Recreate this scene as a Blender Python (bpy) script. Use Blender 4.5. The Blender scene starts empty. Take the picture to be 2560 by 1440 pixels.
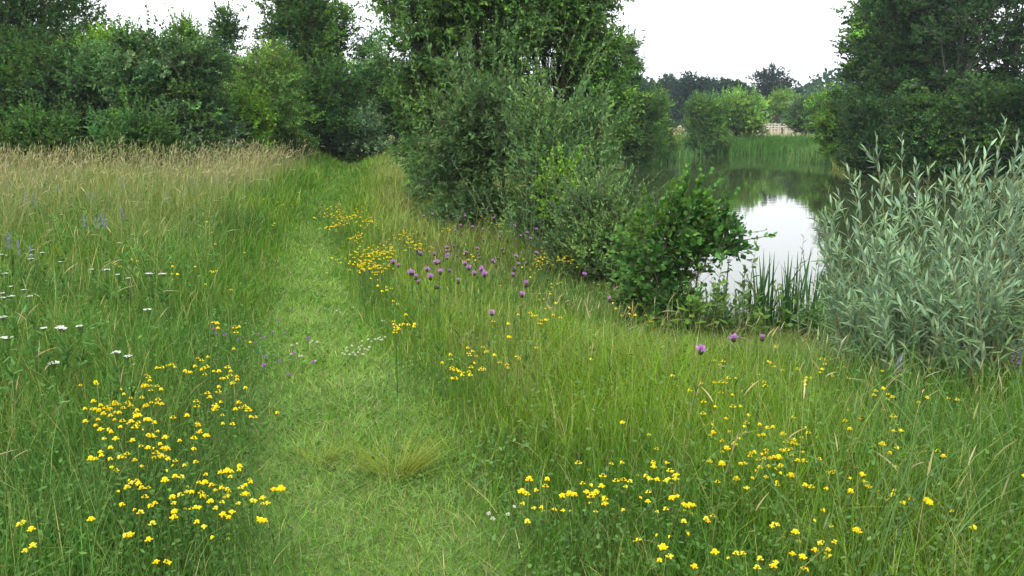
import bpy, math, random
import numpy as np
random.seed(7); RS = np.random.RandomState(11)
SC = bpy.context.scene; COL = SC.collection

# ------------------------------------------------------------ camera, sky, sun
PITCH = math.radians(11.6); CAMH = 1.6; F = 2048.0
cd = bpy.data.cameras.new("camera"); cam = bpy.data.objects.new("camera", cd); COL.objects.link(cam)
cam.location = (0, 0, CAMH); cam.rotation_euler = (math.pi/2-PITCH, 0, 0)
cd.sensor_width = 36; cd.lens = 36*F/2560; cd.clip_start = 0.05; cd.clip_end = 3000
SC.camera = cam
SUN_EL, SUN_AZ = math.radians(58), math.radians(205)     # azimuth clockwise from +Y
w = bpy.data.worlds.new("World"); SC.world = w; w.use_nodes = True
nt = w.node_tree; nt.nodes.clear()
sky = nt.nodes.new('ShaderNodeTexSky'); sky.sky_type = 'NISHITA'; sky.sun_disc = False
sky.sun_elevation = SUN_EL; sky.sun_rotation = SUN_AZ; sky.dust_density = 4.0; sky.air_density = 1.0
hs = nt.nodes.new('ShaderNodeHueSaturation'); hs.inputs['Saturation'].default_value = 0.10   # cloud takes the blue out
bg = nt.nodes.new('ShaderNodeBackground'); bg.inputs['Strength'].default_value = 0.15
wo = nt.nodes.new('ShaderNodeOutputWorld')
cl_ = nt.nodes.new('ShaderNodeMix'); cl_.data_type = 'RGBA'; cl_.inputs[0].default_value = .75; cl_.inputs[7].default_value = (5.4, 5.55, 5.8, 1)   # even white cloud
nt.links.new(sky.outputs[0], hs.inputs['Color']); nt.links.new(hs.outputs[0], cl_.inputs[6]); nt.links.new(cl_.outputs[2], bg.inputs[0]); nt.links.new(bg.outputs[0], wo.inputs[0])
sl = bpy.data.lights.new("sun", 'SUN'); sl.energy = 1.5; sl.angle = math.radians(25); sl.color = (1, .97, .92)
so = bpy.data.objects.new("sun", sl); COL.objects.link(so)
so.rotation_euler = (math.pi/2-SUN_EL, 0, -SUN_AZ+math.pi)
SC.view_settings.view_transform = 'Standard'; SC.view_settings.look = 'None'
SC.view_settings.exposure = 1.3; SC.view_settings.gamma = 1
SC.render.resolution_x = 1024; SC.render.resolution_y = 576
SC.cycles.max_bounces = 8; SC.cycles.transparent_max_bounces = 4
SC.cycles.volume_bounces = 0

# ------------------------------------------------------------ pixel <-> place
cp, sp = math.cos(PITCH), math.sin(PITCH)
def ray(px, py):
    a = (px-1280)/F; b = (720-py)/F
    return np.array([a, cp+b*sp, -sp+b*cp])
def at_z(px, py, z):
    d = ray(px, py); t = (z-CAMH)/d[2]; return d[0]*t, d[1]*t
def at_y(px, py, Y):
    d = ray(px, py); t = Y/d[1]; return np.array([d[0]*t, Y, CAMH+d[2]*t])

# ------------------------------------------------------------ terrain
WATER = -0.9
POND = np.array([(1.9,10.4),(2.9,9.5),(4.1,9.6),(7,10.5),(12,11),(40,12),(60,26),(40,31),(20,28.5),(15.6,33),(16.8,43),(20,52),(24,61),(18.5,63),(13.2,61),(9.6,53),(4.3,39),(3.2,27),(2.9,19),(2.0,14)])
def pond_sdf(x, y):
    x = np.asarray(x, float); y = np.asarray(y, float)
    d = np.full(x.shape, 1e9); ins = np.zeros(x.shape, bool)
    n = len(POND)
    for i in range(n):
        ax, ay = POND[i]; bx, by = POND[(i+1) % n]
        ex, ey = bx-ax, by-ay
        t = np.clip(((x-ax)*ex+(y-ay)*ey)/(ex*ex+ey*ey), 0, 1)
        d = np.minimum(d, np.hypot(x-ax-t*ex, y-ay-t*ey))
        c = ((ay > y) != (by > y)) & (x < ex*(y-ay)/((ey if ey else 1e-9))+ax)
        ins ^= c
    return np.where(ins, -d, d)
def vnoise(x, y, s, seed=0):
    x = np.asarray(x, float)/s+seed*17.31; y = np.asarray(y, float)/s-seed*9.7
    xi = np.floor(x); yi = np.floor(y); fx = x-xi; fy = y-yi
    fx = fx*fx*(3-2*fx); fy = fy*fy*(3-2*fy)
    def h(a, b):
        v = np.sin(a*127.1+b*311.7+seed*74.7)*43758.5453
        return v-np.floor(v)
    return (h(xi,yi)*(1-fx)+h(xi+1,yi)*fx)*(1-fy)+(h(xi,yi+1)*(1-fx)+h(xi+1,yi+1)*fx)*fy
def sstep(a, b, x):
    t = np.clip((x-a)/(b-a), 0, 1); return t*t*(3-2*t)
def zf(x, y):
    s = pond_sdf(x, y)
    t = np.clip(s/6.2, 0, 1)
    z = np.where(s > 0, WATER*(1-t)**1.08, WATER+s*0.5)
    z = np.maximum(z, -2.2)
    return z + (vnoise(x, y, 1.3, 1)-.5)*.05*np.clip(s, 0, 1) + (vnoise(x, y, 9, 2)-.5)*.12*sstep(8, 20, np.abs(y)+np.abs(x))*np.clip(s, 0, 1)
def z1(x, y): return float(zf(np.array([x]), np.array([y]))[0])
def on_ground(px, py, h=0.0):
    """point where the sight line meets the ground raised by h"""
    d = ray(px, py); t = np.linspace(1.5, 200, 8000)
    zz = zf(d[0]*t, d[1]*t)+h
    k = np.argmax(CAMH+d[2]*t < zz)
    return d[0]*t[k], d[1]*t[k]
PP = [(960,1440),(930,1300),(880,1100),(862,1000),(840,900),(800,800),(785,700),(778,600),(783,550),(808,500),(845,450),(885,400),(905,385)]
PW = np.array([at_z(a, b, 0) for a, b in PP])
def path_off(x, y):
    xc = np.interp(y, PW[:,1], PW[:,0]); sl_ = (np.interp(y+.3, PW[:,1], PW[:,0])-xc)/.3
    return (x-xc)/np.sqrt(1+sl_**2)

# ------------------------------------------------------------ materials
def new_mat(name):
    m = bpy.data.materials.new(name); m.use_nodes = True; m.node_tree.nodes.clear(); return m
def foliage_mat(name, trans=.35, rough=.5, spec=.3, back=None, nscale=0):
    m = new_mat(name); T = m.node_tree; N = T.nodes; L = T.links
    at = N.new('ShaderNodeAttribute'); at.attribute_name = 'col'
    c = at.outputs['Color']
    if back:
        g = N.new('ShaderNodeNewGeometry'); mx = N.new('ShaderNodeMix'); mx.data_type = 'RGBA'
        mx.blend_type = 'MIX'; mx.inputs[7].default_value = (*back, 1)
        mm = N.new('ShaderNodeMath'); mm.operation = 'MULTIPLY'; mm.inputs[1].default_value = .55
        L.new(g.outputs['Backfacing'], mm.inputs[0]); L.new(mm.outputs[0], mx.inputs[0]); L.new(c, mx.inputs[6]); c = mx.outputs[2]
    p = N.new('ShaderNodeBsdfPrincipled'); p.inputs['Roughness'].default_value = rough
    p.inputs['Specular IOR Level'].default_value = spec
    tr = N.new('ShaderNodeBsdfTranslucent'); ms = N.new('ShaderNodeMixShader'); ms.inputs[0].default_value = trans
    o = N.new('ShaderNodeOutputMaterial')
    hv = N.new('ShaderNodeHueSaturation'); hv.inputs['Saturation'].default_value = 1.1; hv.inputs['Value'].default_value = 1.2
    L.new(c, p.inputs['Base Color']); L.new(c, hv.inputs['Color']); L.new(hv.outputs[0], tr.inputs[0])
    L.new(p.outputs[0], ms.inputs[1]); L.new(tr.outputs[0], ms.inputs[2]); L.new(ms.outputs[0], o.inputs[0])
    return m
def solid_mat(name, rough=.8, spec=.2, bump=0, scale=30, vary=.3):
    m = new_mat(name); T = m.node_tree; N = T.nodes; L = T.links
    at = N.new('ShaderNodeAttribute'); at.attribute_name = 'col'
    tc = N.new('ShaderNodeTexCoord'); nz = N.new('ShaderNodeTexNoise'); nz.inputs['Scale'].default_value = scale; nz.inputs['Detail'].default_value = 4
    L.new(tc.outputs['Object'], nz.inputs['Vector'])
    mr = N.new('ShaderNodeMapRange'); mr.inputs[3].default_value = 1-vary; mr.inputs[4].default_value = 1+vary
    L.new(nz.outputs[0], mr.inputs[0])
    mx = N.new('ShaderNodeVectorMath'); mx.operation = 'SCALE'; L.new(at.outputs['Color'], mx.inputs[0]); L.new(mr.outputs[0], mx.inputs['Scale'])
    p = N.new('ShaderNodeBsdfPrincipled'); p.inputs['Roughness'].default_value = rough; p.inputs['Specular IOR Level'].default_value = spec
    L.new(mx.outputs[0], p.inputs['Base Color'])
    if bump:
        b = N.new('ShaderNodeBump'); b.inputs['Strength'].default_value = bump; b.inputs['Distance'].default_value = .02
        L.new(nz.outputs[0], b.inputs['Height']); L.new(b.outputs[0], p.inputs['Normal'])
    o = N.new('ShaderNodeOutputMaterial'); L.new(p.outputs[0], o.inputs[0]); return m
M_GRASS = foliage_mat('grass_blade', .27, .6, .05)
M_LEAF = foliage_mat('tree_leaf', .35, .6, .07)
M_WILLOW = foliage_mat('silver_willow_leaf', .3, .5, .22, back=(.20,.27,.20))
M_SALLOW = foliage_mat('sallow_leaf', .35, .6, .08, back=(.12,.20,.09))
M_REED = foliage_mat('reed_blade', .1, .6, .1)
M_PETAL = foliage_mat('petal', .35, .6, .15)
M_SEED = foliage_mat('dry_seed_head', .3, .8, .1)
M_BARK = solid_mat('bark', .9, .15, .6, 25, .35)
M_GROUND = solid_mat('meadow_soil', .95, .1, .8, 9, .4)
M_WOOD = solid_mat('weathered_wood', .8, .2, .2, 8, .15)
M_FEATHER = solid_mat('dark_feather', .7, .2, 0, 20, .1)

# ------------------------------------------------------------ mesh building
def tag(o, label=None, cat=None, group=None, kind=None):
    if label: o['label'] = label
    if cat: o['category'] = cat
    if group: o['group'] = group
    if kind: o['kind'] = kind
    return o
def empty(name, loc, rz=0, parent=None):
    o = bpy.data.objects.new(name, None); COL.objects.link(o); o.location = loc; o.rotation_euler = (0, 0, rz)
    o.empty_display_size = .1
    if parent: o.parent = parent
    return o
class MB:
    def __init__(s): s.V = []; s.Q = []; s.C = []; s.M = []; s.S = []; s.n = 0
    def add(s, V, Q, C, mi=0, smooth=False):
        V = np.asarray(V, np.float32).reshape(-1, 3); Q = np.asarray(Q, np.int64).reshape(-1, 4)
        C = np.asarray(C, np.float32)
        if C.ndim == 1: C = np.broadcast_to(C, (len(V), 3))
        s.V.append(V); s.Q.append(Q+s.n); s.C.append(C.reshape(-1, 3)); s.M.append(np.full(len(Q), mi, np.int32))
        s.S.append(np.full(len(Q), smooth, bool)); s.n += len(V)
    def mesh(s, name, mats):
        V = np.concatenate(s.V); Q = np.concatenate(s.Q); C = np.concatenate(s.C); me = bpy.data.meshes.new(name)
        me.vertices.add(len(V)); me.vertices.foreach_set('co', V.ravel())
        me.loops.add(len(Q)*4); me.loops.foreach_set('vertex_index', Q.ravel().astype(np.int32))
        me.polygons.add(len(Q)); me.polygons.foreach_set('loop_start', np.arange(0, len(Q)*4, 4, dtype=np.int32))
        try: me.polygons.foreach_set('loop_total', np.full(len(Q), 4, np.int32))
        except Exception: pass
        me.polygons.foreach_set('material_index', np.concatenate(s.M)); me.polygons.foreach_set('use_smooth', np.concatenate(s.S))
        a = me.color_attributes.new('col', 'FLOAT_COLOR', 'POINT')
        a.data.foreach_set('color', np.concatenate([np.clip(C, 0, 1), np.ones((len(C), 1), np.float32)], 1).ravel())
        for m in mats: me.materials.append(m)
        me.update(); return me
    def build(s, name, mats, parent=None, loc=None):
        o = bpy.data.objects.new(name, s.mesh(name, mats)); COL.objects.link(o)
        if parent: o.parent = parent
        if loc is not None: o.location = loc
        return o
def nrm(v): return v/np.maximum(np.linalg.norm(v, axis=-1, keepdims=True), 1e-9)
def ribbon(mb, P, W, S, C, mi=0):
    """P (N,K,3) centre lines, W (N,K) widths, S (N,3)|(N,K,3) side vectors, C (N,3)|(N,K,3)"""
    N, K = P.shape[:2]
    if S.ndim == 2: S = S[:, None, :]
    if C.ndim == 2: C = np.broadcast_to(C[:, None, :], (N, K, 3))
    off = S*W[..., None]*.5
    V = np.stack([P-off, P+off], 2)                      # N,K,2,3
    CC = np.broadcast_to(C[:, :, None, :], (N, K, 2, 3))
    b = (np.arange(N)*K*2)[:, None]; k = (np.arange(K-1)*2)[None]
    Q = np.stack([b+k, b+k+1, b+k+3, b+k+2], -1)
    mb.add(V, Q, CC.reshape(-1, 3), mi)
def tubes(mb, P, R, C, sides=5, mi=0):
    N, K = P.shape[:2]
    D = np.gradient(P, axis=1); D = nrm(D)
    ref = np.where(np.abs(D[..., 2:3]) > .9, np.array([1., 0, 0]), np.array([0, 0, 1.]))
    A = nrm(np.cross(D, ref)); B = np.cross(D, A)
    th = np.arange(sides)*2*math.pi/sides
    V = P[:, :, None, :]+R[:, :, None, None]*(A[:, :, None, :]*np.cos(th)[:, None]+B[:, :, None, :]*np.sin(th)[:, None])
    b = (np.arange(N)*K*sides)[:, None, None]; k = (np.arange(K-1)*sides)[None, :, None]; j = np.arange(sides)[None, None]; j2 = (j+1) % sides
    Q = np.stack([b+k+j, b+k+j2, b+k+sides+j2, b+k+sides+j], -1)
    if np.ndim(C) == 2: C = np.broadcast_to(np.asarray(C)[:, None, None, :], (N, K, sides, 3)).reshape(-1, 3)
    mb.add(V, Q, C, mi, True)
def bez(P0, P1, P2, K):
    t = np.linspace(0, 1, K)[None, :, None]
    return P0[:, None]*(1-t)**2+P1[:, None]*2*t*(1-t)+P2[:, None]*t*t
def rnd(n, s=1.): return RS.normal(0, s, (n, 3))
UP = np.array([0, 0, 1.])
def jit(C, n, v=.2, h=.08):
    """n colours around C with brightness and hue scatter"""
    C = np.asarray(C, float); C = np.broadcast_to(C, (n, 3))
    b = np.exp(RS.normal(0, v, (n, 1))); hh = RS.normal(0, h, (n, 1))
    return np.clip(C*b*np.concatenate([1+hh*1.6, 1+hh*.3, 1-hh], 1), 0.003, .9)

# ------------------------------------------------------------ ground and water
xs = np.sinh(np.linspace(-1, 1, 301)*5.2)/np.sinh(5.2)*420
ys = np.concatenate([np.linspace(-418, -6, 12), np.linspace(-4, 70, 370), np.geomspace(71, 418, 70)])
X, Y = np.meshgrid(xs, ys); Z = zf(X, Y)
po = np.abs(path_off(X, Y)); pathm = (1-sstep(.4, .75, po))*(Y < 48)
C = np.zeros(X.shape+(3,)); n1 = vnoise(X, Y, .7, 3)[..., None]
C[:] = (.035, .05, .018); C = C*(.7+.6*n1)
C = C*(1-pathm[..., None])+pathm[..., None]*np.array([.085, .125, .035])*(.75+.5*n1)
fm = sstep(64, 74, Y)[..., None]; C = C*(1-fm)+fm*np.array([.20, .175, .095])
fl = (sstep(-2, -30, X)*sstep(20, 30, Y))[..., None]; C = C*(1-fl)+fl*np.array([.03, .035, .015])
bm = (sstep(0.2, -.3, pond_sdf(X, Y)))[..., None]; C = C*(1-bm)+bm*np.array([.03, .03, .015])
mb = MB(); ny, nx = X.shape; idx = np.arange(ny*nx).reshape(ny, nx)
mb.add(np.stack([X, Y, Z], -1), np.stack([idx[:-1,:-1], idx[:-1,1:], idx[1:,1:], idx[1:,:-1]], -1), C.reshape(-1, 3), 0, True)
tag(mb.build('ground', [M_GROUND]), kind='structure')

m = new_mat('pond_water'); T = m.node_tree; N = T.nodes; L = T.links
p = N.new('ShaderNodeBsdfPrincipled'); p.inputs['Base Color'].default_value = (.028, .04, .014, 1); p.inputs['Roughness'].default_value = .012
p.inputs['IOR'].default_value = 1.6; p.inputs['Specular IOR Level'].default_value = .9
tc = N.new('ShaderNodeTexCoord'); mp = N.new('ShaderNodeMapping'); mp.inputs['Scale'].default_value = (.9, 2.6, 1)
nz = N.new('ShaderNodeTexNoise'); nz.inputs['Scale'].default_value = 1.4; nz.inputs['Detail'].default_value = 3
nz2 = N.new('ShaderNodeTexNoise'); nz2.inputs['Scale'].default_value = .35; nz2.inputs['Detail'].default_value = 2
ml = N.new('ShaderNodeMath'); ml.operation = 'MULTIPLY'
b = N.new('ShaderNodeBump'); b.inputs['Strength'].default_value = .07; b.inputs['Distance'].default_value = .035
o_ = N.new('ShaderNodeOutputMaterial')
L.new(tc.outputs['Object'], mp.inputs[0]); L.new(mp.outputs[0], nz.inputs[0]); L.new(tc.outputs['Object'], nz2.inputs[0])
L.new(nz.outputs[0], ml.inputs[0]); L.new(nz2.outputs[0], ml.inputs[1])
L.new(ml.outputs[0], b.inputs['Height']); L.new(b.outputs[0], p.inputs['Normal']); L.new(p.outputs[0], o_.inputs[0])
wx = np.linspace(-1, 68, 30); wy = np.linspace(7, 67, 30); X, Y = np.meshgrid(wx, wy); idx = np.arange(900).reshape(30, 30)
mb = MB(); mb.add(np.stack([X, Y, X*0+WATER], -1), np.stack([idx[:-1,:-1], idx[:-1,1:], idx[1:,1:], idx[1:,:-1]], -1), np.array([.02,.03,.01]))
tag(mb.build('water', [m]), kind='structure')

# ------------------------------------------------------------ trees
BARK = np.array([.10, .085, .06])
def bark_stem(mb, pts, radii, col=BARK, sides=8):
    P = np.array(pts, float)[None]; K = 12
    t0 = np.linspace(0, 1, P.shape[1]); t = np.linspace(0, 1, K)
    Q = np.stack([np.interp(t, t0, P[0, :, i]) for i in range(3)], -1)
    Q[1:-1] += RS.normal(0, .015*np.linalg.norm(P[0,-1]-P[0,0]), (K-2, 3))*np.array([1, 1, .2])
    tubes(mb, Q[None], np.interp(t, t0, radii)[None], col, sides)
    return Q
def leaves_on(mb, P0, D, n, LL, ratio, col, K=3, mi=0, up=.25, spread=.9, droop=.15, cvar=.18, tipl=.25, start=.1):
    """twigs start P0 (N,3) vectors D (N,3) ; n leaves on each"""
    NT = len(P0); t = np.linspace(start, 1, n)[None, :]+RS.uniform(-.04, .04, (NT, n))
    S = P0[:, None]+D[:, None]*t[..., None]; S = S.reshape(-1, 3)
    d = nrm(np.repeat(D, n, 0)); m_ = NT*n
    tt = np.tile(np.linspace(start, 1, n), NT)
    side = nrm(np.cross(d, rnd(m_)))
    ld = nrm(d*(.45+.7*tt[:, None]**3)+side*spread+UP*up+rnd(m_, .15))
    ln = LL*RS.uniform(.6, 1.15, m_)*(1-.35*tt**4)
    nr = nrm(UP*.8+rnd(m_, .55)); sd = nrm(np.cross(ld, nr))
    k = np.linspace(0, 1, K)
    P = S[:, None]+ld[:, None]*(k[None, :, None]*ln[:, None, None]) - UP*(droop*ln[:, None, None]*(k[None, :, None]**2))
    prof = {3: np.array([.25, 1., .12]), 4: np.array([.2, 1., .8, .06]), 5: np.array([.15, .85, 1., .65, .04])}[K]
    W = ln[:, None]*ratio*prof[None]*RS.uniform(.8, 1.2, (m_, 1))
    cc = np.repeat(col, n, 0) if np.ndim(col) == 2 else np.broadcast_to(col, (m_, 3))
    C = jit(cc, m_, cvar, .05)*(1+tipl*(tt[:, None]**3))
    ribbon(mb, P, W, sd, C, mi)
def crown(mb_leaf, mb_wood, ells, nclump, ntwig, nleaf, LL, ratio, col, twl, rc, trunk_top, stems=None,
          up=.35, K=3, bark=BARK, shell=.45, clump_var=.2, spread=.9, br=.022, droop=.15, mi=0, col2=None, upw=.35, zsq=.75, lead=True):
    E = np.array(ells, float); vol = E[:, 3]*E[:, 4]*E[:, 5]; vol = vol**.75; vol /= vol.sum()
    ch = RS.choice(len(E), nclump, p=vol); e = E[ch]
    d = nrm(rnd(nclump)); r = RS.uniform(0, 1, nclump)**shell
    Cn = e[:, :3]+d*e[:, 3:]*r[:, None]
    Cn[:, 2] = np.maximum(Cn[:, 2], .12)
    axis = np.array([trunk_top[0], trunk_top[1], 0])
    out = Cn-axis; out[:, 2] = 0; out = nrm(out)
    # branches
    if stems is None: stems = [np.linspace([0, 0, 0], trunk_top, 8)]
    st = np.concatenate(stems)
    zt = np.minimum(Cn[:, 2]*RS.uniform(.35, .75, nclump), trunk_top[2])
    best = np.argmin(np.abs(st[None, :, 2]-zt[:, None])*1.2+np.linalg.norm(st[None, :, :2]-Cn[:, None, :2], axis=2)*.7, axis=1)
    P0 = st[best]; ln = np.linalg.norm(Cn-P0, axis=1, keepdims=True)
    P1 = P0*.45+Cn*.55-UP*ln*.05+rnd(nclump, .06)*ln
    BP = bez(P0, P1, Cn, 6)
    tubes(mb_wood, BP, np.linspace(1, .25, 6)[None]*(br*np.clip(ln, .3, 3)/1.5), bark, 4)
    # twigs
    n = nclump*ntwig; ci = np.repeat(np.arange(nclump), ntwig)
    rcl = rc*RS.uniform(.6, 1.3, nclump)
    of = rnd(n, .5)*rcl[ci, None]*np.array([1, 1, zsq])
    S = Cn[ci]+of; S[:, 2] = np.maximum(S[:, 2], .06)
    D = nrm(nrm(of)*.55+out[ci]*.45+UP*upw+rnd(n, .3))*twl*RS.uniform(.5, 1.25, (n, 1))
    cl = jit(col, nclump, clump_var, .06)
    if col2 is not None:
        k = RS.uniform(0, 1, nclump) < .3; cl[k] = jit(col2, int(k.sum()), clump_var, .06)
    tubes(mb_wood, np.stack([Cn[ci]*.5+S*.5, S, S+D], 1), np.array([[.006, .005, .002]])*np.ones((n, 1))*(.6+twl), bark*1.1, 3)
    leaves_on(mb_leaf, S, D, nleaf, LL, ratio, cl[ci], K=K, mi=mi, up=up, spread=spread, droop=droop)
    tp = np.where(Cn[:, 2] > np.percentile(Cn[:, 2], 55))[0]; tp = np.repeat(tp, 2)
    if upw > 0 and lead and len(tp):
        S = Cn[tp]+rnd(len(tp), .3)*rc; D = nrm(UP*1.2+out[tp]*.35+rnd(len(tp), .25))*twl*RS.uniform(1.3, 2.6, (len(tp), 1))
        tubes(mb_wood, np.stack([S, S+D*.5, S+D], 1), np.array([[.008, .005, .002]])*np.ones((len(tp), 1))*(.6+twl), bark*1.1, 3)
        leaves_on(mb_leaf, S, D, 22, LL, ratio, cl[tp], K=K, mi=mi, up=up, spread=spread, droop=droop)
    return Cn
G_DARK = (.050,.118,.024); G_MID = (.092,.19,.030); G_BLUE = (.074,.155,.044); G_YEL = (.12,.23,.02); G_GREY = (.11,.18,.085)
G_FAR = (.030,.062,.034); G_WILL = (.14,.26,.055); G_LIME = (.12,.235,.02)

def tree(name, label, cat, group, px, Ydist, ytop, hw, col, LL=.09, ratio=.6, nclump=60, ntwig=14, nleaf=9, lean=0, ybase=None,
         shape='round', bark=BARK, tr=.07, low=.05, leafmat=None, col2=None, up=.3, twl=.35, depth=None, K=3, shell=.45, upw=.35, rcf=.30, zbase=None, droop=.15, clump_var=.3, zsq=.7, lead=True):
    """px = column of the trunk in the picture, Ydist metres ahead, ytop picture row of the top, hw half width in picture units"""
    b = at_y(px, 300, Ydist); x, y = b[0], Ydist
    z = max(z1(x, y), WATER-.2) if zbase is None else zbase
    top = at_y(px, ytop, Ydist)[2]-z; H = top; R = hw/F*Ydist; RD = depth or R*.9
    L0 = H*low
    root = empty(name, (x, y, z)); tag(root, label, cat, group)
    lx = lean*R
    if shape == 'round':
        ells = [(lx*.5, 0, (H+L0)/2, R*.85, RD*.85, (H-L0)/2*.86), (lx, 0, L0+(H-L0)*.68, R*.62, RD*.6, (H-L0)*.27), (R*.45, -RD*.2, L0+(H-L0)*.35, R*.5, RD*.6, (H-L0)*.26), (-R*.45, 0, L0+(H-L0)*.4, R*.5, RD*.6, (H-L0)*.28)]
    elif shape == 'tall':
        ells = [(0, 0, L0+(H-L0)*.3, R*.9, RD*.9, (H-L0)*.28), (lx*.5, 0, L0+(H-L0)*.55, R*.68, RD*.7, (H-L0)*.3), (lx, 0, L0+(H-L0)*.83, R*.36, RD*.38, (H-L0)*.15)]
    elif shape == 'wall':
        ells = [(0, 0, L0+(H-L0)*.28, R, RD, (H-L0)*.3), (lx*.4, 0, L0+(H-L0)*.6, R*.9, RD*.85, (H-L0)*.3), (lx-R*.3, 0, L0+(H-L0)*.84, R*.55, RD*.6, (H-L0)*.16), (lx+R*.35, .1, L0+(H-L0)*.78, R*.55, RD*.6, (H-L0)*.18)]
    else: ells = shape
    tt = np.array([lx*.7, 0, H*.82])
    mw = MB(); ml_ = MB()
    stem = bark_stem(mw, [(0,0,-.15), (lx*.1, 0, H*.25), (lx*.35, .05, H*.55), tuple(tt)], [tr*1.25, tr, tr*.7, tr*.18], bark)
    crown(ml_, mw, ells, nclump, ntwig, nleaf, LL, ratio, np.array(col), twl, min(R, H*.5)*rcf, tt, [stem], up=up, bark=bark, K=K, shell=shell, col2=col2, upw=upw, br=tr*.16, droop=droop, clump_var=clump_var, zsq=zsq, lead=lead)
    mw.build('trunk', [M_BARK], root); ml_.build('crown', [leafmat or M_LEAF], root)
    return root
WOODS = 'trees and bushes of the wood behind the meadow'
T_ = [ # kind, label, px, dist, ytop, half width, colour, extra
 ('poplar_tree', 'tall loose-leaved poplar at the far left edge, sky showing through its top', 20, 28, -170, 240, G_DARK, dict(shape='wall', nclump=150, LL=.10, ratio=.75, tr=.12)),
 ('poplar_tree', 'airy pale poplar top with small fluttering leaves left of the bright yellow-green maple', 215, 33, -30, 130, G_BLUE, dict(shape='tall', nclump=60, LL=.10, ratio=.8, rcf=.34, shell=.6)),
 ('field_maple_tree', 'bright yellow-green maple top standing in the left part of the wood', 300, 26, 62, 115, G_LIME, dict(nclump=55, LL=.10, ratio=.85, col2=G_MID, low=.3)),
 ('hazel_bush', 'dark green bush at the foot of the left poplar', 60, 23.5, 70, 160, G_DARK, dict(shape='wall', nclump=60, LL=.09, ratio=.8)),
 ('hazel_bush', 'blue-green bush between the dark left bush and the lobed maple sapling', 215, 23.5, 110, 125, G_BLUE, dict(shape='wall', nclump=62, ratio=.75)),
 ('maple_sapling', 'blue-green maple sapling with a narrow upright tip below the yellow-green crown', 345, 22.4, 85, 85, G_BLUE, dict(shape='tall', nclump=55, ratio=.85, col2=G_GREY)),
 ('elm_tree', 'thin elm with a ragged pointed top behind the middle of the wood', 490, 27, 25, 95, G_MID, dict(shape='tall', nclump=55, LL=.09, ratio=.7, col2=G_BLUE)),
 ('oak_tree', 'small dark oak top with upright lobes between the elm and the tall dark alder', 575, 29, 0, 85, G_DARK, dict(shape='tall', nclump=45, ratio=.7)),
 ('maple_sapling', 'grey-green broad maple bush in the middle of the wood edge', 470, 22.5, 95, 110, G_BLUE, dict(shape='wall', nclump=70, ratio=.85, col2=G_GREY)),
 ('birch_tree', 'light green drooping birch leaning toward the tall dark alder', 640, 25.5, 85, 100, G_MID, dict(nclump=62, LL=.075, ratio=.55, col2=G_WILL, lean=.35, upw=0.0, up=0.0)),
 ('dogwood_bush', 'yellow-green bush low at the wood edge below the birch', 620, 24, 240, 62, G_YEL, dict(nclump=34, ratio=.8, col2=G_MID)),
 ('alder_tree', 'tall dark alder, highest of the wood right of the meadow centre', 780, 33, -60, 112, G_DARK, dict(shape='wall', nclump=115, LL=.12, ratio=.7, tr=.1, col2=G_MID)),
 ('alder_tree', 'dark spreading alder bush in front of the tall dark alder', 835, 31.5, 170, 100, G_DARK, dict(shape='wall', nclump=64, LL=.11, ratio=.7)),
 ('elder_bush', 'pale elder bush with whitish leaves near the far end of the path', 905, 31, 272, 55, G_GREY, dict(nclump=34, LL=.11, ratio=.6)),
 ('ash_tree', 'thin light ash between the dark alder and the big central sallow', 925, 38, 80, 70, G_BLUE, dict(shape='tall', nclump=40, LL=.13, ratio=.5)),
 ('thorn_bush', 'dark green thorn bush closing the far end of the path', 985, 36, 130, 80, G_DARK, dict(shape='wall', nclump=46, LL=.12)),
 ('field_maple_tree', 'mid-green maple filling the gap between the small oak and the tall dark alder', 690, 28, 105, 80, G_MID, dict(nclump=50, LL=.10, ratio=.8, col2=G_BLUE)),
 ('field_maple_tree', 'mid-green maple behind the blue-green sapling, left of the ragged elm', 405, 26, 95, 95, G_MID, dict(nclump=52, LL=.10, ratio=.8, col2=G_BLUE)),
 ('bramble_bush', 'low dark bramble under the wood edge left of centre', 330, 20.8, 290, 110, G_DARK, dict(nclump=40, ratio=.7)),
 ('bramble_bush', 'low dark bramble under the yellow-green bush and the birch', 690, 26.5, 300, 90, G_DARK, dict(nclump=38, LL=.10, ratio=.7)),
 ('bramble_bush', 'low dark bramble under the left edge of the wood', 90, 20.8, 285, 120, G_DARK, dict(nclump=40, ratio=.7)),
 ('hazel_bush', 'dark bush just outside the frame at the left end of the wood', -170, 24, 60, 160, G_DARK, dict(shape='wall', nclump=50)),
]
for nm, lb, px, D, yt, hw, c, ex in T_:
    tree(nm, lb, nm.split('_')[-1] if nm.split('_')[-1] != 'sapling' else 'tree', WOODS, px, D, yt, hw, c, **{**dict(ntwig=24, nleaf=12, rcf=.27, shell=.5, zsq=.6), **ex, 'nclump': int(ex.get('nclump', 60)*1.8)})

# trees on the far side and round the pond
FARW = 'trees of the distant wood beyond the pale field'
def far(label, px, D, yt, hw, c, **k):
    a = dict(LL=.42, ratio=.75, nclump=120, ntwig=14, nleaf=8, tr=.3, twl=.8, rcf=.26, lead=False, shell=.5); a.update(k)
    tree(k.pop('nm', 'oak_tree'), label, 'tree', FARW, px, D, yt, hw, c, **{q: v for q, v in a.items() if q != 'nm'})
G_F1 = (.016,.042,.026); G_F2 = (.028,.068,.030)
far('distant rounded oak at the left end of the far wood', 1672, 132, 183, 42, G_F2)
far('distant dark oak second from the left in the far wood', 1728, 128, 182, 48, G_F1)
far('distant dark oak between the second oak and the rounded green one', 1768, 134, 192, 42, G_F1)
far('distant mid-green rounded oak in the middle of the far wood', 1808, 136, 192, 48, G_F2)
far('distant lighter oak dipping down toward the tall lone tree', 1850, 130, 203, 34, G_F2, col2=G_MID)
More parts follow.
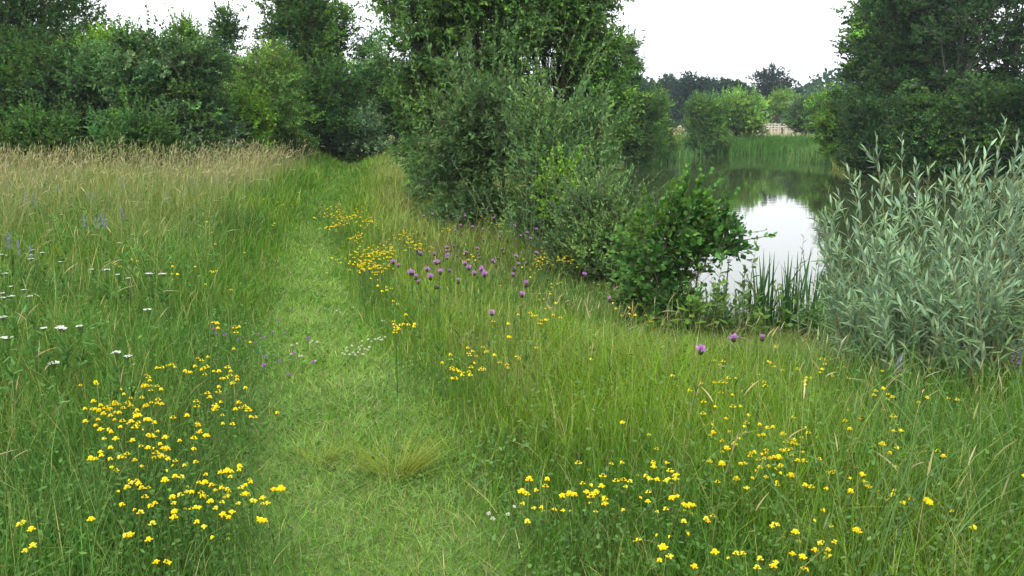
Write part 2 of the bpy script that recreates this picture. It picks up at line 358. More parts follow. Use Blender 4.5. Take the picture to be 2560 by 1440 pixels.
far('tallest distant tree, standing above the rest beyond the pale field', 1925, 134, 160, 58, G_F1, shape='round', nclump=130, LL=.36, shell=.6)
far('distant dark tree just right of the tallest one', 1968, 138, 212, 34, G_F1)
far('small distant tree seen low at the right end of the far wood', 2035, 150, 228, 40, G_F1)
far('small distant tree close to the right bank trees', 2090, 145, 226, 45, G_F1)
for i, px in enumerate((1600, 1545)):
    far(('distant oak seen past the right side of the central sallow', 'distant oak mostly hidden behind the central sallow')[i], px, 135, 205, 50, G_F1)
def distant_hedge():
    n = 60000; x = RS.uniform(-190, 190, n); y = 165+RS.normal(0, 4, n)+x*.02; top = 5+5*vnoise(x, y*0, 14, 40)+2.5*vnoise(x, y*0, 3.5, 41)
    z = top*RS.uniform(0, 1, n)**.8; d = nrm(rnd(n)); l = RS.uniform(.5, 1.0, n); k = np.array([0, .5, 1])[None, :, None]
    mb = MB(); ribbon(mb, np.stack([x, y, z], 1)[:, None]+d[:, None]*k*l[:, None, None], l[:, None]*np.array([[.3, .8, .2]]), nrm(np.cross(d, rnd(n))), jit(G_F2, n, .25, .06))
    tag(mb.build('distant_woodland', [M_LEAF]), 'low distant belt of trees along the horizon', 'woodland', kind='stuff')
distant_hedge()
def bank(nm, label, px, D, yt, hw, c, group='trees and bushes round the pond', **k):
    a = dict(LL=.13, ratio=.5, nclump=70, ntwig=20, nleaf=11, tr=.09, twl=.4, rcf=.28, low=.03, zsq=.5, shell=.5, lead=not group.startswith('alders'), clump_var=.32); a.update(k); a['nclump'] = int(a['nclump']*(2.2 if group.startswith('alders') else 1.9))
    return tree(nm, label, 'tree' if 'tree' in nm else 'bush', group, px, D, yt, hw, c, **a)
bank('willow_bush', 'dark willow leaning over the far water where the reeds begin', 1762, 61, 240, 55, G_BLUE, shape='wall', LL=.15, col2=G_MID)
bank('willow_tree', 'round light green willow behind the left end of the far reeds', 1842, 66, 222, 70, G_WILL, LL=.16, nclump=95)
bank('ash_tree', 'light green young ash with a bare trunk beside the rail fences', 1958, 92, 222, 42, G_WILL, LL=.18, low=.36, tr=.09, nclump=45)
bank('willow_bush', 'grey-green willow bush behind the right end of the far reeds', 2018, 72, 238, 48, G_BLUE, LL=.18, nclump=60, col2=G_GREY)
bank('willow_bush', 'mid-green willow bush against the left edge of the right bank alders', 2075, 66, 225, 55, G_MID, LL=.16, nclump=60)
bank('alder_tree', 'slim dark alder with a pointed top right of the central sallow', 1563, 44, 88, 48, G_DARK, shape='tall', col2=G_BLUE)
bank('alder_bush', 'dark alder bush hanging over the water right of the central sallow', 1585, 43.5, 225, 75, G_DARK, shape='wall', nclump=75, LL=.12)
bank('willow_bush', 'light green willow bush right of the dark overhanging alder bush', 1640, 49, 232, 52, G_WILL, shape='tall', LL=.13, nclump=60, col2=G_BLUE)
G_ALD = (.034,.080,.022)
ALD = 'alders along the right bank of the pond'
bank('alder_tree', 'leftmost tall alder on the right bank, its crown stepping down to the reeds', 2190, 45, -60, 98, G_ALD, ALD, shape='wall', nclump=110, LL=.16, ratio=.75, tr=.13, col2=G_MID)
bank('alder_bush', 'yellow-green alder bush at the water under the leftmost right bank alder', 2105, 46, 235, 54, G_MID, ALD, LL=.13, ratio=.75, nclump=60, col2=G_YEL)
bank('alder_tree', 'second alder from the left on the right bank with bare lower trunk', 2260, 39, -90, 120, G_ALD, ALD, shape='wall', nclump=115, LL=.15, ratio=.75, tr=.13, low=.12)
bank('alder_tree', 'third alder on the right bank with grey trunks showing', 2385, 36, -110, 120, G_ALD, ALD, shape='wall', nclump=62, LL=.15, ratio=.75, tr=.12, low=.2, bark=np.array([.15,.14,.12]))
bank('alder_tree', 'thin-crowned alder near the right edge, sky showing between its branches', 2520, 38, -110, 110, G_ALD, ALD, shape='wall', nclump=32, LL=.13, ratio=.75, tr=.11, low=.2, rcf=.24)
bank('alder_tree', 'rightmost alder at the edge of the frame', 2660, 34, -100, 120, G_ALD, ALD, shape='wall', nclump=45, LL=.14, ratio=.75, tr=.11, low=.15)
bank('alder_bush', 'dark alder bush drooping to the water left of the silver willow tips', 2190, 37, 250, 85, G_ALD, ALD, shape='wall', nclump=75, LL=.11, ratio=.75)
bank('alder_bush', 'dark alder bush above the water behind the silver willow tips', 2330, 33, 235, 90, G_ALD, ALD, shape='wall', nclump=75, LL=.11, ratio=.75, col2=G_MID)
bank('alder_bush', 'yellow-tinged alder bush behind the right silver willow tips', 2480, 31.5, 200, 95, G_ALD, ALD, shape='wall', nclump=75, LL=.11, ratio=.75, col2=(.07,.145,.02))
bank('alder_bush', 'alder bush at the right edge of the frame over the water', 2610, 30.5, 200, 90, G_ALD, ALD, shape='wall', nclump=60, LL=.11, ratio=.75)

# ------------------------------------------------------------ shoots: wands with leaves pointing up along them
def shoots(ml_, mw, P0, P1, P2, n, LL, ratio, col, K=5, stemr=.004, start=.12, ang=.55, stemcol=(.18,.19,.08), cvar=.18, mi=0, tipl=.25):
    NT = len(P0); KK = 9; B = bez(P0, P1, P2, KK)
    tubes(mw, B, np.linspace(1, .3, KK)[None]*stemr*np.ones((NT, 1)), np.array(stemcol), 4)
    t = start+(1-start)*(np.arange(n)+RS.uniform(-.3, .3, (NT, n)))/(n-1); t = np.clip(t, 0, 1)
    tt = t[..., None]
    S = P0[:, None]*(1-tt)**2+P1[:, None]*2*tt*(1-tt)+P2[:, None]*tt**2
    d = nrm(2*(1-tt)*(P1-P0)[:, None]+2*tt*(P2-P1)[:, None])
    m_ = NT*n; S = S.reshape(-1, 3); d = d.reshape(-1, 3); t = t.reshape(-1)
    ph = np.tile(np.arange(n)*2.4, NT)+np.repeat(RS.uniform(0, 6, NT), n)
    ref = np.where(np.abs(d[:, 2:3]) > .95, np.array([1., 0, 0]), UP)
    A = nrm(np.cross(d, ref)); Bv = np.cross(d, A)
    rad = A*np.cos(ph)[:, None]+Bv*np.sin(ph)[:, None]
    an = ang*(1.15-.75*t**3)+RS.normal(0, .19, m_)
    ld = nrm(d*np.cos(an)[:, None]+rad*np.sin(an)[:, None])
    ln = LL*RS.uniform(.75, 1.1, m_)*(1-.5*t**5)*(.7+.3*np.minimum(t*3, 1))
    sd = nrm(np.cross(ld, nrm(d-rad*.4+rnd(m_, .25))))
    k = np.linspace(0, 1, K)
    P = S[:, None]+ld[:, None]*(k[None, :, None]*ln[:, None, None])+(rad*.18-UP*.06)[:, None]*ln[:, None, None]*(k[None, :, None]**2)
    prof = {4: np.array([.15, .9, .8, .05]), 5: np.array([.15, .85, 1., .65, .04])}[K]
    W = ln[:, None]*ratio*prof[None]*RS.uniform(.85, 1.15, (m_, 1))
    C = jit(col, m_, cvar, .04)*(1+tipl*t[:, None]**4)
    ribbon(ml_, P, W, sd, C, mi)

# central sallow clump: several shrubs, each with its own stems
SAL = 'sallows and alders of the clump on the near bank'
def multi(nm, label, base_px, base_py, D, tops, ells_px, col, LL, ratio, nclump, ntwig, nleaf, group=SAL, tr=.045, twl=.35, rc=.32, bark=BARK*.8, K=4, leafmat=None, col2=None, up=.3, upw=.6, shell=.5, spread=.7, br=.014, clump_var=.2, cat='bush', droop=.15, low=0):
    x, y = at_y(base_px, 300, D)[0], D; z = z1(x, y)
    root = empty(nm, (x, y, z)); tag(root, label, cat, group); o = np.array([x, y, z])
    mw, ml_ = MB(), MB(); stems = []
    for i, (tx, ty) in enumerate(tops):
        a = at_y(tx, ty, D+RS.uniform(-.5, .5))-o; r0 = RS.uniform(-.25, .25, 2)
        stems.append(bark_stem(mw, [(r0[0], r0[1], -.1), (r0[0]+a[0]*.2, r0[1]+a[1]*.3, a[2]*.35), (a[0]*.65, a[1]*.8, a[2]*.7), tuple(a)], [tr*1.1, tr*.9, tr*.6, tr*.15], bark, 7))
    E = []
    for (ex, ey, rx, ry, dd) in ells_px:
        c = at_y(ex, ey, D+dd)-o; E.append((c[0], c[1], c[2], rx/F*D, rx/F*D*.8, ry/F*D))
    if low: E += [(dx_, dy_, .32, low/F*D*.55, low/F*D*.5, .34) for dx_, dy_ in ((-low/F*D*.5, 0), (low/F*D*.5, 0), (0, -.3))]
    crown(ml_, mw, E, nclump, ntwig, nleaf, LL, ratio, np.array(col), twl, rc, np.array([0, 0, max(e[2] for e in E)]), stems, up=up, bark=bark, K=K, shell=shell, col2=col2, upw=upw, spread=spread, br=br, clump_var=clump_var, droop=droop)
    mw.build('trunk', [M_BARK], root); ml_.build('crown', [leafmat or M_SALLOW], root)
    return root
multi('sallow_tree', 'big many-stemmed sallow with fresh green leaves, left half of the clump by the pond', 1165, 520, 16.5, [(1010,40),(1080,-60),(1150,-120),(1230,-60),(1120,100),(1290,0)],
      [(1070,70,110,130,.3),(1060,-60,90,90,.2),(1180,0,120,110,0),(1085,250,95,110,.2),(1190,220,100,110,.4),(1290,20,85,100,.1),(1245,120,75,55,-.3),(1185,-120,150,90,0),(1120,370,90,80,.2),(1300,240,60,70,.4),(990,150,50,50,0),(1065,330,42,80,.2),(1090,430,40,70,.3)], (.10,.205,.034), .10, .5, 350, 24, 11, cat='tree', col2=(.065,.14,.04), tr=.04, up=.2, br=.007, shell=.62, low=105, upw=.25, spread=1.0, twl=.3, bark=BARK*.55)
multi('sallow_tree', 'tall right half of the clump with sky showing through gaps between its leaves', 1400, 500, 17.5, [(1330,-60),(1390,-80),(1450,-60),(1500,60),(1420,60),(1530,150)],
      [(1400,0,110,90,.2),(1430,70,80,60,.2),(1480,130,75,90,0),(1490,270,70,110,0),(1410,330,90,80,.2),(1330,330,70,60,.3),(1330,70,70,80,.3),(1320,-80,120,70,.2),(1450,210,45,60,0)], (.105,.215,.035), .10, .5, 260, 23, 11, cat='tree', col2=(.065,.14,.035), tr=.034, up=.3, shell=.65, br=.007, upw=.25, spread=1.0, twl=.3, bark=BARK*.55)
multi('grey_willow_bush', 'grey-green willow bush hanging over the dark stems at the foot of the clump', 1205, 530, 14.8, [(1150,280),(1240,260),(1110,400),(1300,320)],
      [(1190,300,65,90,0),(1150,400,80,90,0),(1250,400,70,80,-.2),(1180,190,45,60,.5),(1265,290,45,70,0),(1090,430,32,80,.3)], (.085,.17,.045), .12, .34, 100, 14, 12, col2=(.06,.115,.04), tr=.025, up=.1, low=110)
multi('grey_willow_bush', 'pale grey-green willow bush with upright shoots in front of the right half of the clump', 1400, 545, 13.6, [(1330,300),(1420,310),(1380,400),(1480,360)],
      [(1370,390,70,90,0),(1440,410,60,70,.2),(1400,490,90,60,-.2),(1495,330,25,45,.6),(1330,300,30,60,.2),(1430,310,30,50,.4)], (.115,.215,.055), .12, .34, 115, 14, 12, col2=(.08,.16,.045), tr=.02, upw=1.0, low=130)
multi('osier_bush', 'low light green osier bush spreading right toward the water from the clump', 1520, 590, 12.0, [(1450,440),(1520,440),(1570,480),(1500,480)],
      [(1475,530,70,40,0),(1545,565,55,32,0),(1520,600,90,30,-.2)], (.13,.235,.06), .09, .36, 95, 16, 12, col2=(.08,.15,.05), tr=.015, upw=1.1, rc=.24, low=130)
multi('alder_sapling', 'small fresh lime-green alder sapling pushing up through the willows', 1410, 540, 12.6, [(1405,395),(1390,420),(1425,430)],
      [(1405,440,28,45,0),(1400,510,38,45,0)], (.13,.25,.03), .06, .8, 16, 9, 8, tr=.014, leafmat=M_LEAF, rc=.15, twl=.25)
# free wands standing out of the clump's outline
def wands(nm, label, base, D, tips, n, LL, ratio, col):
    x, y = at_y(base[0], 300, D)[0], D; o = np.array([x, y, z1(x, y)]); root = empty(nm, tuple(o)); tag(root, label, 'bush', SAL)
    P2 = np.array([at_y(a, b, D+random.uniform(-.6, .6)) for a, b in tips])-o; k = len(P2); P0 = P2*np.array([.35, .35, 0])+rnd(k, .05)*np.array([1, 1, 0]); P1 = P0*.5+P2*.5; P1[:, 2] = P2[:, 2]*.6
    ml_, mw = MB(), MB(); shoots(ml_, mw, P0, P1, P2, n, LL, ratio, col, K=4, stemr=.004, start=.55 if nm == 'sallow_shoots' else .3, ang=.85)
    mw.build('stem', [M_BARK], root); ml_.build('foliage', [M_SALLOW], root)
wands('sallow_shoots', 'loose wands of sallow with separate leaves against the sky above the clump', (1200,500), 15.5, [(982,5),(1000,30),(1460,20),(1485,40),(1530,62),(1520,90),(1545,70),(1500,110),(1380,-10),(1300,-5),(1240,20),(1340,30),(1050,20),(940,100),(960,130),(1270,60),(1420,40)], 22, .12, .42, (.085,.17,.045))
wands('willow_shoots', 'pale upright willow wands standing in front of the dark foot of the clump', (1330,560), 12.6, [(1130,400),(1170,450),(1240,430),(1290,380),(1310,330),(1345,290),(1390,300),(1450,320),(1500,300),(1270,500),(1210,480),(1330,440),(1360,470),(1545,400),(1580,430),(1620,440),(1660,420),(1690,440)], 34, .085, .26, (.115,.19,.085))
def alder_shrub():
    multi('alder_shrub', 'round-leaved dark green alder shrub leaning out over the bright water', 1660, 720, 8.6, [(1690,470),(1640,500),(1730,520),(1600,560),(1840,570),(1820,600),(1660,600)],
      [(1680,600,85,75,0),(1655,680,75,55,0),(1710,570,60,45,0),(1770,610,65,38,0),(1815,585,34,24,0),(1830,625,28,12,0),(1690,530,25,25,0),(1600,650,40,60,.3)], (.062,.145,.030), .070, .82, 88, 10, 8, upw=.12, clump_var=.18, col2=(.09,.20,.035), tr=.012, leafmat=M_LEAF, rc=.17, twl=.22, K=5, up=.5, shell=.8, low=70, br=.006, bark=BARK*.7)
alder_shrub()

def silver_willow():
    Dc = 5.35; x0, y0 = at_y(2390, 300, Dc)[0], Dc; z0 = z1(x0, y0)
    root = empty('silver_willow_bush', (x0, y0, z0)); tag(root, 'silvery narrow-leaved willow bush filling the right side in front of the pond', 'bush')
    tips = [(2190,345,5.8),(2255,342,5.9),(2412,352,5.6),(2512,302,5.6),(2112,405,6.1),(2068,462,6.2),(2062,520,6.1),(2075,560,6.2),(2325,410,5.7),(2360,430,5.8),(2290,405,6.0),
            (2150,440,6.2),(2225,440,6.0),(2440,380,5.8),(2480,350,5.6),(2545,340,5.5),(2540,380,5.5),(2395,420,5.8),(2460,400,5.9),(2590,320,5.5),(2640,300,5.6),(2045,600,6.2),(2060,650,6.1),(2085,720,6.0),(2050,690,6.2),(2110,760,5.8),
            (2180,480,6.3),(2260,470,6.2),(2340,480,6.2),(2430,450,6.1),(2520,430,6.0),(2600,400,5.9),(2680,360,5.8),(2095,480,6.3)]
    P2 = [at_y(a, b, c-.6) for a, b, c in tips]
    for i in range(88):
        a = random.uniform(2125, 2740); lo = np.interp(a, [2060,2150,2300,2560,2720], [680,570,530,470,430])
        P2.append(at_y(a, random.uniform(lo, 860), random.uniform(4.7, 6.3)))
    P2 = np.array(P2); n = len(P2)
    P0 = np.zeros((n, 3)); f = RS.uniform(.35, .95, n)
    P0[:, 0] = x0+(P2[:, 0]-x0)*f*.75+RS.normal(0, .12, n); P0[:, 1] = y0+(P2[:, 1]-y0)*.6+RS.normal(0, .15, n)
    P0[:, 2] = zf(P0[:, 0], P0[:, 1])
    hgt = P2[:, 2]-P0[:, 2]
    P1 = P0*.55+P2*.45; P1[:, 2] = P0[:, 2]+hgt*.62; P1 += rnd(n, .04)
    ml_, mw = MB(), MB()
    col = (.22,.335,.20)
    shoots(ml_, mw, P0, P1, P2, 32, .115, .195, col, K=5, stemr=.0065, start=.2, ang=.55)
    # side shoots
    k = np.repeat(np.arange(n), 3); t = RS.uniform(.3, .88, len(k))[:, None]
    S = P0[k]*(1-t)**2+P1[k]*2*t*(1-t)+P2[k]*t*t; d = nrm(2*(1-t)*(P1-P0)[k]+2*t*(P2-P1)[k])
    dd = nrm(d*.8+nrm(rnd(len(k)))*.55+UP*.15)*RS.uniform(.18, .42, (len(k), 1))*(1.25-t)
    shoots(ml_, mw, S, S+dd*.5+UP*.01, S+dd+UP*.03, 11, .095, .185, (.175,.285,.135), K=4, stemr=.003, start=.08, ang=.65)
    # dark inner lower leaves
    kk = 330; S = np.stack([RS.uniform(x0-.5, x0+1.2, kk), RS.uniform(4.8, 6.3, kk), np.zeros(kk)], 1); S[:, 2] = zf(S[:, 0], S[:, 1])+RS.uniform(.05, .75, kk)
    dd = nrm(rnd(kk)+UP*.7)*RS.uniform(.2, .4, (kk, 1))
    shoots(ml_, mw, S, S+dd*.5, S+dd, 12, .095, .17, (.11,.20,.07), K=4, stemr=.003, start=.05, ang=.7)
    V = np.concatenate(ml_.V); V -= np.array([x0, y0, z0], np.float32); ml_.V = [V]
    V = np.concatenate(mw.V); V -= np.array([x0, y0, z0], np.float32); mw.V = [V]
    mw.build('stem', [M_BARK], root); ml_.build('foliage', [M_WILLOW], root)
silver_willow()

def sapling(label, px, pybase, D, pytop, n=14, LL=.06, ratio=.42, col=(.10,.18,.06), dx=0, extra=2, h=None):
    x = at_y(px, 300, D)[0]; z = z1(x, D); o = np.array([x, D, z]); top = at_y(px+dx, pytop, D)-o
    root = empty('willow_sapling', tuple(o)); tag(root, label, 'sapling', 'willow saplings at the near water edge')
    P0 = [np.zeros(3)]; P2 = [top]
    for i in range(extra):
        P0.append(top*.1+0.0); P2.append(top*random.uniform(.5, .75)+np.array([random.uniform(-.12, .12), random.uniform(-.1, .1), 0]))
    P0 = np.array(P0); P2 = np.array(P2); P1 = (P0+P2)/2+rnd(len(P0), .02)
    ml_, mw = MB(), MB(); shoots(ml_, mw, P0, P1, P2, n, LL, ratio, col, K=5, stemr=.005, start=.12, ang=1.05, tipl=0)
    mw.build('stem', [M_BARK], root); ml_.build('foliage', [M_SALLOW], root)
sapling('tallest willow sapling, standing alone against the bright water', 1893, 850, 8.6, 598, 17, .125, .5, (.14,.23,.08))
sapling('short pale willow sapling left of the tallest one', 1868, 850, 8.3, 690, 12, .10, .5, (.15,.23,.10))
sapling('leafy willow sapling beside the round-leaved alder shrub', 1810, 850, 8.2, 632, 14, .115, .5, (.13,.24,.05), extra=3)
sapling('bright green broad-leaved willow sapling low at the water edge', 1748, 830, 8.0, 668, 11, .125, .6, (.13,.25,.04), extra=4)
sapling('thin willow sapling between the iris leaves and the silver willow', 2055, 820, 8.2, 640, 16, .09, .3, extra=1, dx=-10)
sapling('narrow grey willow sapling bending left by the silver willow', 2040, 820, 7.9, 590, 16, .10, .22, (.15,.2,.14), extra=0, dx=-30)

# iris / sedge clump on the near waterline
def blade_fan(name, label, cat, group, spots, hmin, hmax, w, col, part='leaf_blade', n=26, sp=.22, bendv=.25, material=None, mi=0):
    for lb, px, D in spots:
        x = at_y(px, 300, D)[0]; z = z1(x, D); root = empty(name, (x, D, z)); tag(root, lb, cat, group)
        mb = MB(); P = np.zeros((n, 3)); P[:, 0] = RS.normal(0, sp, n); P[:, 1] = RS.normal(0, sp, n)
        h = RS.uniform(hmin, hmax, n); grass_blades(mb, P, h, np.full(n, w), RS.uniform(0, 6.28, n), RS.normal(.1, .12, n), np.abs(RS.normal(0, bendv, n)), jit(col, n, .2, .05), K=7)
        mb.build(part, [material or M_GRASS], root)
def grass_blades(mb, root, h, wd, az, lean, bend, C, K=4, tipcol=None, prof=None, twist=.8):
    N = len(root); t = np.linspace(0, 1, K)[None]
    hor = h[:, None]*(lean[:, None]*t+bend[:, None]*t**2.2)
    zz = h[:, None]*(t-.42*np.minimum(bend[:, None], 1.1)*t**2.6)
    P = np.stack([root[:, :1]+np.cos(az)[:, None]*hor, root[:, 1:2]+np.sin(az)[:, None]*hor, root[:, 2:3]+zz], -1)
    a2 = az+math.pi/2+RS.normal(0, twist, N)
    S = np.stack([np.cos(a2), np.sin(a2), RS.normal(0, .15, N)], -1)
    pr = np.interp(t[0], [0, .3, .7, 1], [.75, 1, .7, .08]) if prof is None else np.interp(t[0], *prof)
    W = wd[:, None]*pr[None]
    if tipcol is not None:
        CC = C[:, None]*(1-t[..., None]**2)+tipcol[:, None]*t[..., None]**2
    else: CC = C
    ribbon(mb, P, W, S, CC)
blade_fan('iris_clump', '', 'iris', 'iris clumps at the near waterline', [
    ('dark sword-leaved iris clump against the bright water, left of the silver willow', 2000, 8.9),
    ('sword-leaved iris clump tucked under the left side of the silver willow', 2065, 8.6),
    ('short sparse iris clump below the tallest willow sapling', 1930, 9.1)], .55, 1.05, .032, (.045,.105,.03), n=34, sp=.14, bendv=.12)

# ------------------------------------------------------------ meadow
def Hmap(x, y):
    o = path_off(x, y); a = np.abs(o)+.20*sstep(4.5, 9, y); n = vnoise(x, y, .55, 5); n2 = vnoise(x, y, 2.2, 6)
    right = .27+.16*n+.08*n2-.06*sstep(0, 4, x)*(y < 8)+.05*sstep(8, 16, y)
    n4 = vnoise(x, y, 1.1, 66); left = .17+.16*n+.12*n2+.22*n4*n4+.22*sstep(5, 13, y)
    full = np.where(o > 0, right, left)
    near = (1-sstep(3.0, 1.5, y)*.35)*(1-.45*sstep(4.6, 2.6, pond_sdf(x, y))*(y < 12))
    e = sstep(.26+.3*(n-.5), 1.25+.5*(n2-.5), a)
    far_ = sstep(34, 46, y)
    return (.045+.04*n)*(1-e)*(1+.9*sstep(11, 15, y))+full*near*e
def sample(N, alpha, y0=1.2, y1=46, umax=.80, off=1.0):
    u = RS.uniform(0, 1, N); b = 2-alpha
    y = (y0**b+u*(y1**b-y0**b))**(1/b)
    return RS.uniform(-umax, umax, N)*(y+off), y
def lerp(a, b, t): return a*(1-t)+b*t
def grass_color(x, y):
    o = path_off(x, y); n = vnoise(x, y, .9, 8)[:, None]; n2 = vnoise(x, y, 3.1, 9)[:, None]; n3 = vnoise(x, y, .35, 10)[:, None]
    c = lerp(np.array([.070,.166,.019]), np.array([.12,.222,.021]), sstep(.3, .8, n))          # fresh
    blue = np.array([.070,.172,.034]); c = lerp(c, blue, ((o < -.3)*.7*sstep(12, 4, y))[:, None]*sstep(.2, .7, n2))
    # bright yellow-green strip right of the path
    k = (sstep(.5, 1.2, o)*sstep(3.6, 2.0, o)*sstep(3.0, 4.2, y))[:, None]; c = lerp(c, np.array([.148,.25,.017]), k*.7)
    # drier beige grass far left, and the far right verge
    k = (sstep(-.8, -1.8, o)*sstep(7, 13, y))[:, None]*(.35+.65*sstep(.25, .7, n2)); c = lerp(c, np.array([.27,.25,.11]), k*.8)
    k = (sstep(.6, 1.5, o)*sstep(9, 14, y))[:, None]; c = lerp(c, np.array([.20,.24,.07]), k*.6)
    dk = sstep(.55, .75, vnoise(x, y, .8, 67))[:, None]*(o < -.7)[:, None]; c = lerp(c, np.array([.05,.125,.028]), dk*.7)
    sd_ = pond_sdf(x, y); k = (sstep(3.2, 1.2, sd_)*(y < 12))[:, None]; c = lerp(c, np.array([.07,.15,.032]), k*.8)
    k = (sstep(1.0, 2.0, x)*sstep(5.0, 3.8, y))[:, None]; c = lerp(c, np.array([.062,.150,.028]), k*.65)
    br_ = sstep(.55, .8, vnoise(x, y, .5, 71))[:, None]*(o > .9)[:, None]*sstep(3.5, 5, y)[:, None]; c = lerp(c, np.array([.20,.20,.075]), br_*.55)
    k = (sstep(1.2, 2.4, x)*sstep(4.8, 6, y)*sstep(.3,.7,n2[:, 0]))[:, None]; c = lerp(c, np.array([.19,.22,.07]), k*.6)
    pm = (sstep(.6, .2, np.abs(o)+.3*(n[:, 0]-.5)))[:, None]; c = lerp(c, lerp(lerp(np.array([.085,.21,.024]), np.array([.18,.30,.055]), n3), np.array([.075,.18,.02]), sstep(11, 14.5, y)[:, None]), pm*.85)
    return c
def meadow():
    x, y = sample(520000, 1.5); s = pond_sdf(x, y); k = s > -.05; x, y, s = x[k], y[k], s[k]
    H = Hmap(x, y); N = len(x); o = np.abs(path_off(x, y)); pm = H < .11
    z = zf(x, y)-.01; C = jit(grass_color(x, y), N, .24, .07)
    dry = RS.uniform(0, 1, N) < np.where(pm, .10, .07); C[dry] = jit((.28,.27,.10), int(dry.sum()), .2, .04)
    h = H*RS.uniform(.45, 1.15, N)*np.where(RS.uniform(0, 1, N) < .08, 1.25, 1)
    wd = np.maximum(.0026+.0022*RS.uniform(0, 1, N)**2, y*.00085)
    st = (~pm) & (RS.uniform(0, 1, N) < .10); h[st] *= RS.uniform(1.1, 1.5, st.sum()); wd[st] *= .6; C[st] = jit((.20,.26,.07), int(st.sum()), .25, .08)
    az = RS.uniform(0, 6.28, N)+0
    lean = np.abs(RS.normal(0, .22, N)); lean[st] *= .5; bend = np.abs(RS.normal(.18, .28, N))
    lean = np.where(pm, np.abs(RS.normal(.5, .6, N)), lean); h = np.where(pm, h*RS.uniform(.7, 1.4, N), h)
    R = np.stack([x, y, z], 1)
    a = MB(); grass_blades(a, R[pm], h[pm], wd[pm], az[pm], lean[pm], bend[pm], C[pm], K=3)
    tag(a.build('path_grass', [M_GRASS]), 'short trodden grass of the mown path through the meadow', 'grass', kind='stuff')
    q = ~pm; a = MB(); grass_blades(a, R[q], h[q], wd[q], az[q], lean[q], bend[q], C[q], K=4)
    tag(a.build('meadow_grass', [M_GRASS]), 'tall green meadow grass on both sides of the path', 'grass', kind='stuff')
    # extra short dense turf for the path
    N = 110000; u = RS.uniform(0, 1, N); yy = (2.0**.8+u*(26**.8-2.0**.8))**(1/.8); xx = np.interp(yy, PW[:,1], PW[:,0])+RS.normal(0, .42, N)
    C = jit(grass_color(xx, yy), N, .36, .06); d_ = RS.uniform(0, 1, N) < .09*(1+1.2*vnoise(xx, yy, .5, 31)); C[d_] = jit((.30,.30,.13), int(d_.sum()), .2, .03)
    a = MB(); grass_blades(a, np.stack([xx, yy, zf(xx, yy)-.005], 1), RS.uniform(.025, .085, N), np.maximum(.0024, yy*.0008), RS.uniform(0, 6.28, N), np.abs(RS.normal(.6, .6, N)), np.abs(RS.normal(.3, .3, N)), C, K=3)
    tag(a.build('turf', [M_GRASS]), 'dense flattened turf in the middle of the path', 'grass', kind='stuff')
    N = 17000; u = RS.uniform(0, 1, N); yy = 2.0+u**1.4*14; xx = np.interp(yy, PW[:,1], PW[:,0])+RS.normal(0, .30, N)
    kk = vnoise(xx, yy, .45, 61) > .42; xx, yy = xx[kk], yy[kk]; N = len(xx)
    a = MB(); grass_blades(a, np.stack([xx, yy, zf(xx, yy)+RS.uniform(.01, .04, N)], 1), RS.uniform(.05, .13, N), np.maximum(.0022, yy*.0007), RS.uniform(0, 6.28, N), np.abs(RS.normal(6, 3, N)).clip(1.5, 9), np.abs(RS.normal(0, .2, N)), jit((.36,.36,.19), N, .3, .05), K=3)
    V = a.V[0].reshape(-1, 6, 3); V0 = V[:, :1].copy(); V[:] = V0+(V-V0)*np.array([.16, .16, .25]); a.V = [V.reshape(-1, 3)]
    tag(a.build('grass_clippings', [M_GRASS]), 'pale dry clippings lying on the trodden path', 'clippings', kind='stuff')
    # flowering grass stalks with seed heads
    x, y = sample(52000, 1.1, 2.2, 30); o = path_off(x, y); s = pond_sdf(x, y); n2 = vnoise(x, y, 1.6, 12)
    pr = np.where(o < 0, sstep(-.8, -1.6, o)*(.08+.92*sstep(6.5, 12.5, y)), sstep(.8, 1.6, o)*.09)*(.35+.65*sstep(.35, .6, n2))
    k = (RS.uniform(0, 1, len(x)) < pr) & (s > .3); x, y, o = x[k], y[k], o[k]; N = len(x)
    z = zf(x, y); h = Hmap(x, y)*RS.uniform(1.15, 1.6, N)+RS.uniform(.05, .2, N)*(o < 0)*sstep(5, 10, y); az = RS.uniform(0, 6.28, N); az = np.where(RS.uniform(0,1,N) < .5, RS.normal(.2, .6, N), az)
    lean = np.abs(RS.normal(0, .12, N)); bend = np.abs(RS.normal(0, .2, N)); wd = np.maximum(.0016, y*.00035)
    stc = jit((.26,.26,.11), N, .15, .05)
    a = MB(); R = np.stack([x, y, z], 1); rs = RS.get_state(); grass_blades(a, R, h, wd, az, lean, bend, stc, K=5, prof=([0, 1], [1, .8]))
    # heads
    t = 1.0; hor = h*(lean+bend); tip = np.stack([x+np.cos(az)*hor, y+np.sin(az)*hor, z+h*(1-.42*bend)], -1)
    dirv = nrm(np.stack([np.cos(az)*(lean+2.2*bend), np.sin(az)*(lean+2.2*bend), 1-1.1*bend], -1)); hl = RS.uniform(.05, .11, N); K = 5; kk = np.linspace(0, 1, K)[None, :, None]
    hc = jit((.44,.39,.22), N, .18, .05); g = (RS.uniform(0, 1, N) < .3) | (o > 0) & (RS.uniform(0, 1, N) < .5); hc[g] = jit((.26,.27,.12), int(g.sum()), .15, .05)
    hoz = np.stack([np.cos(az), np.sin(az), -.6+0*az], -1)
    P = tip[:, None]-dirv[:, None]*.01+dirv[:, None]*kk*hl[:, None, None]+hoz[:, None]*(kk**2)*(hl*bend*1.2)[:, None, None]
    W = (np.maximum(.005, y*.00062)*RS.uniform(.6, 1.3, N))[:, None]*np.array([.4, 1, 1, .7, .15])[None]
    s1 = nrm(np.cross(dirv, rnd(N))); s2 = np.cross(dirv, s1)
    ribbon(a, P, W, s1, hc); ribbon(a, P, W, s2, hc)
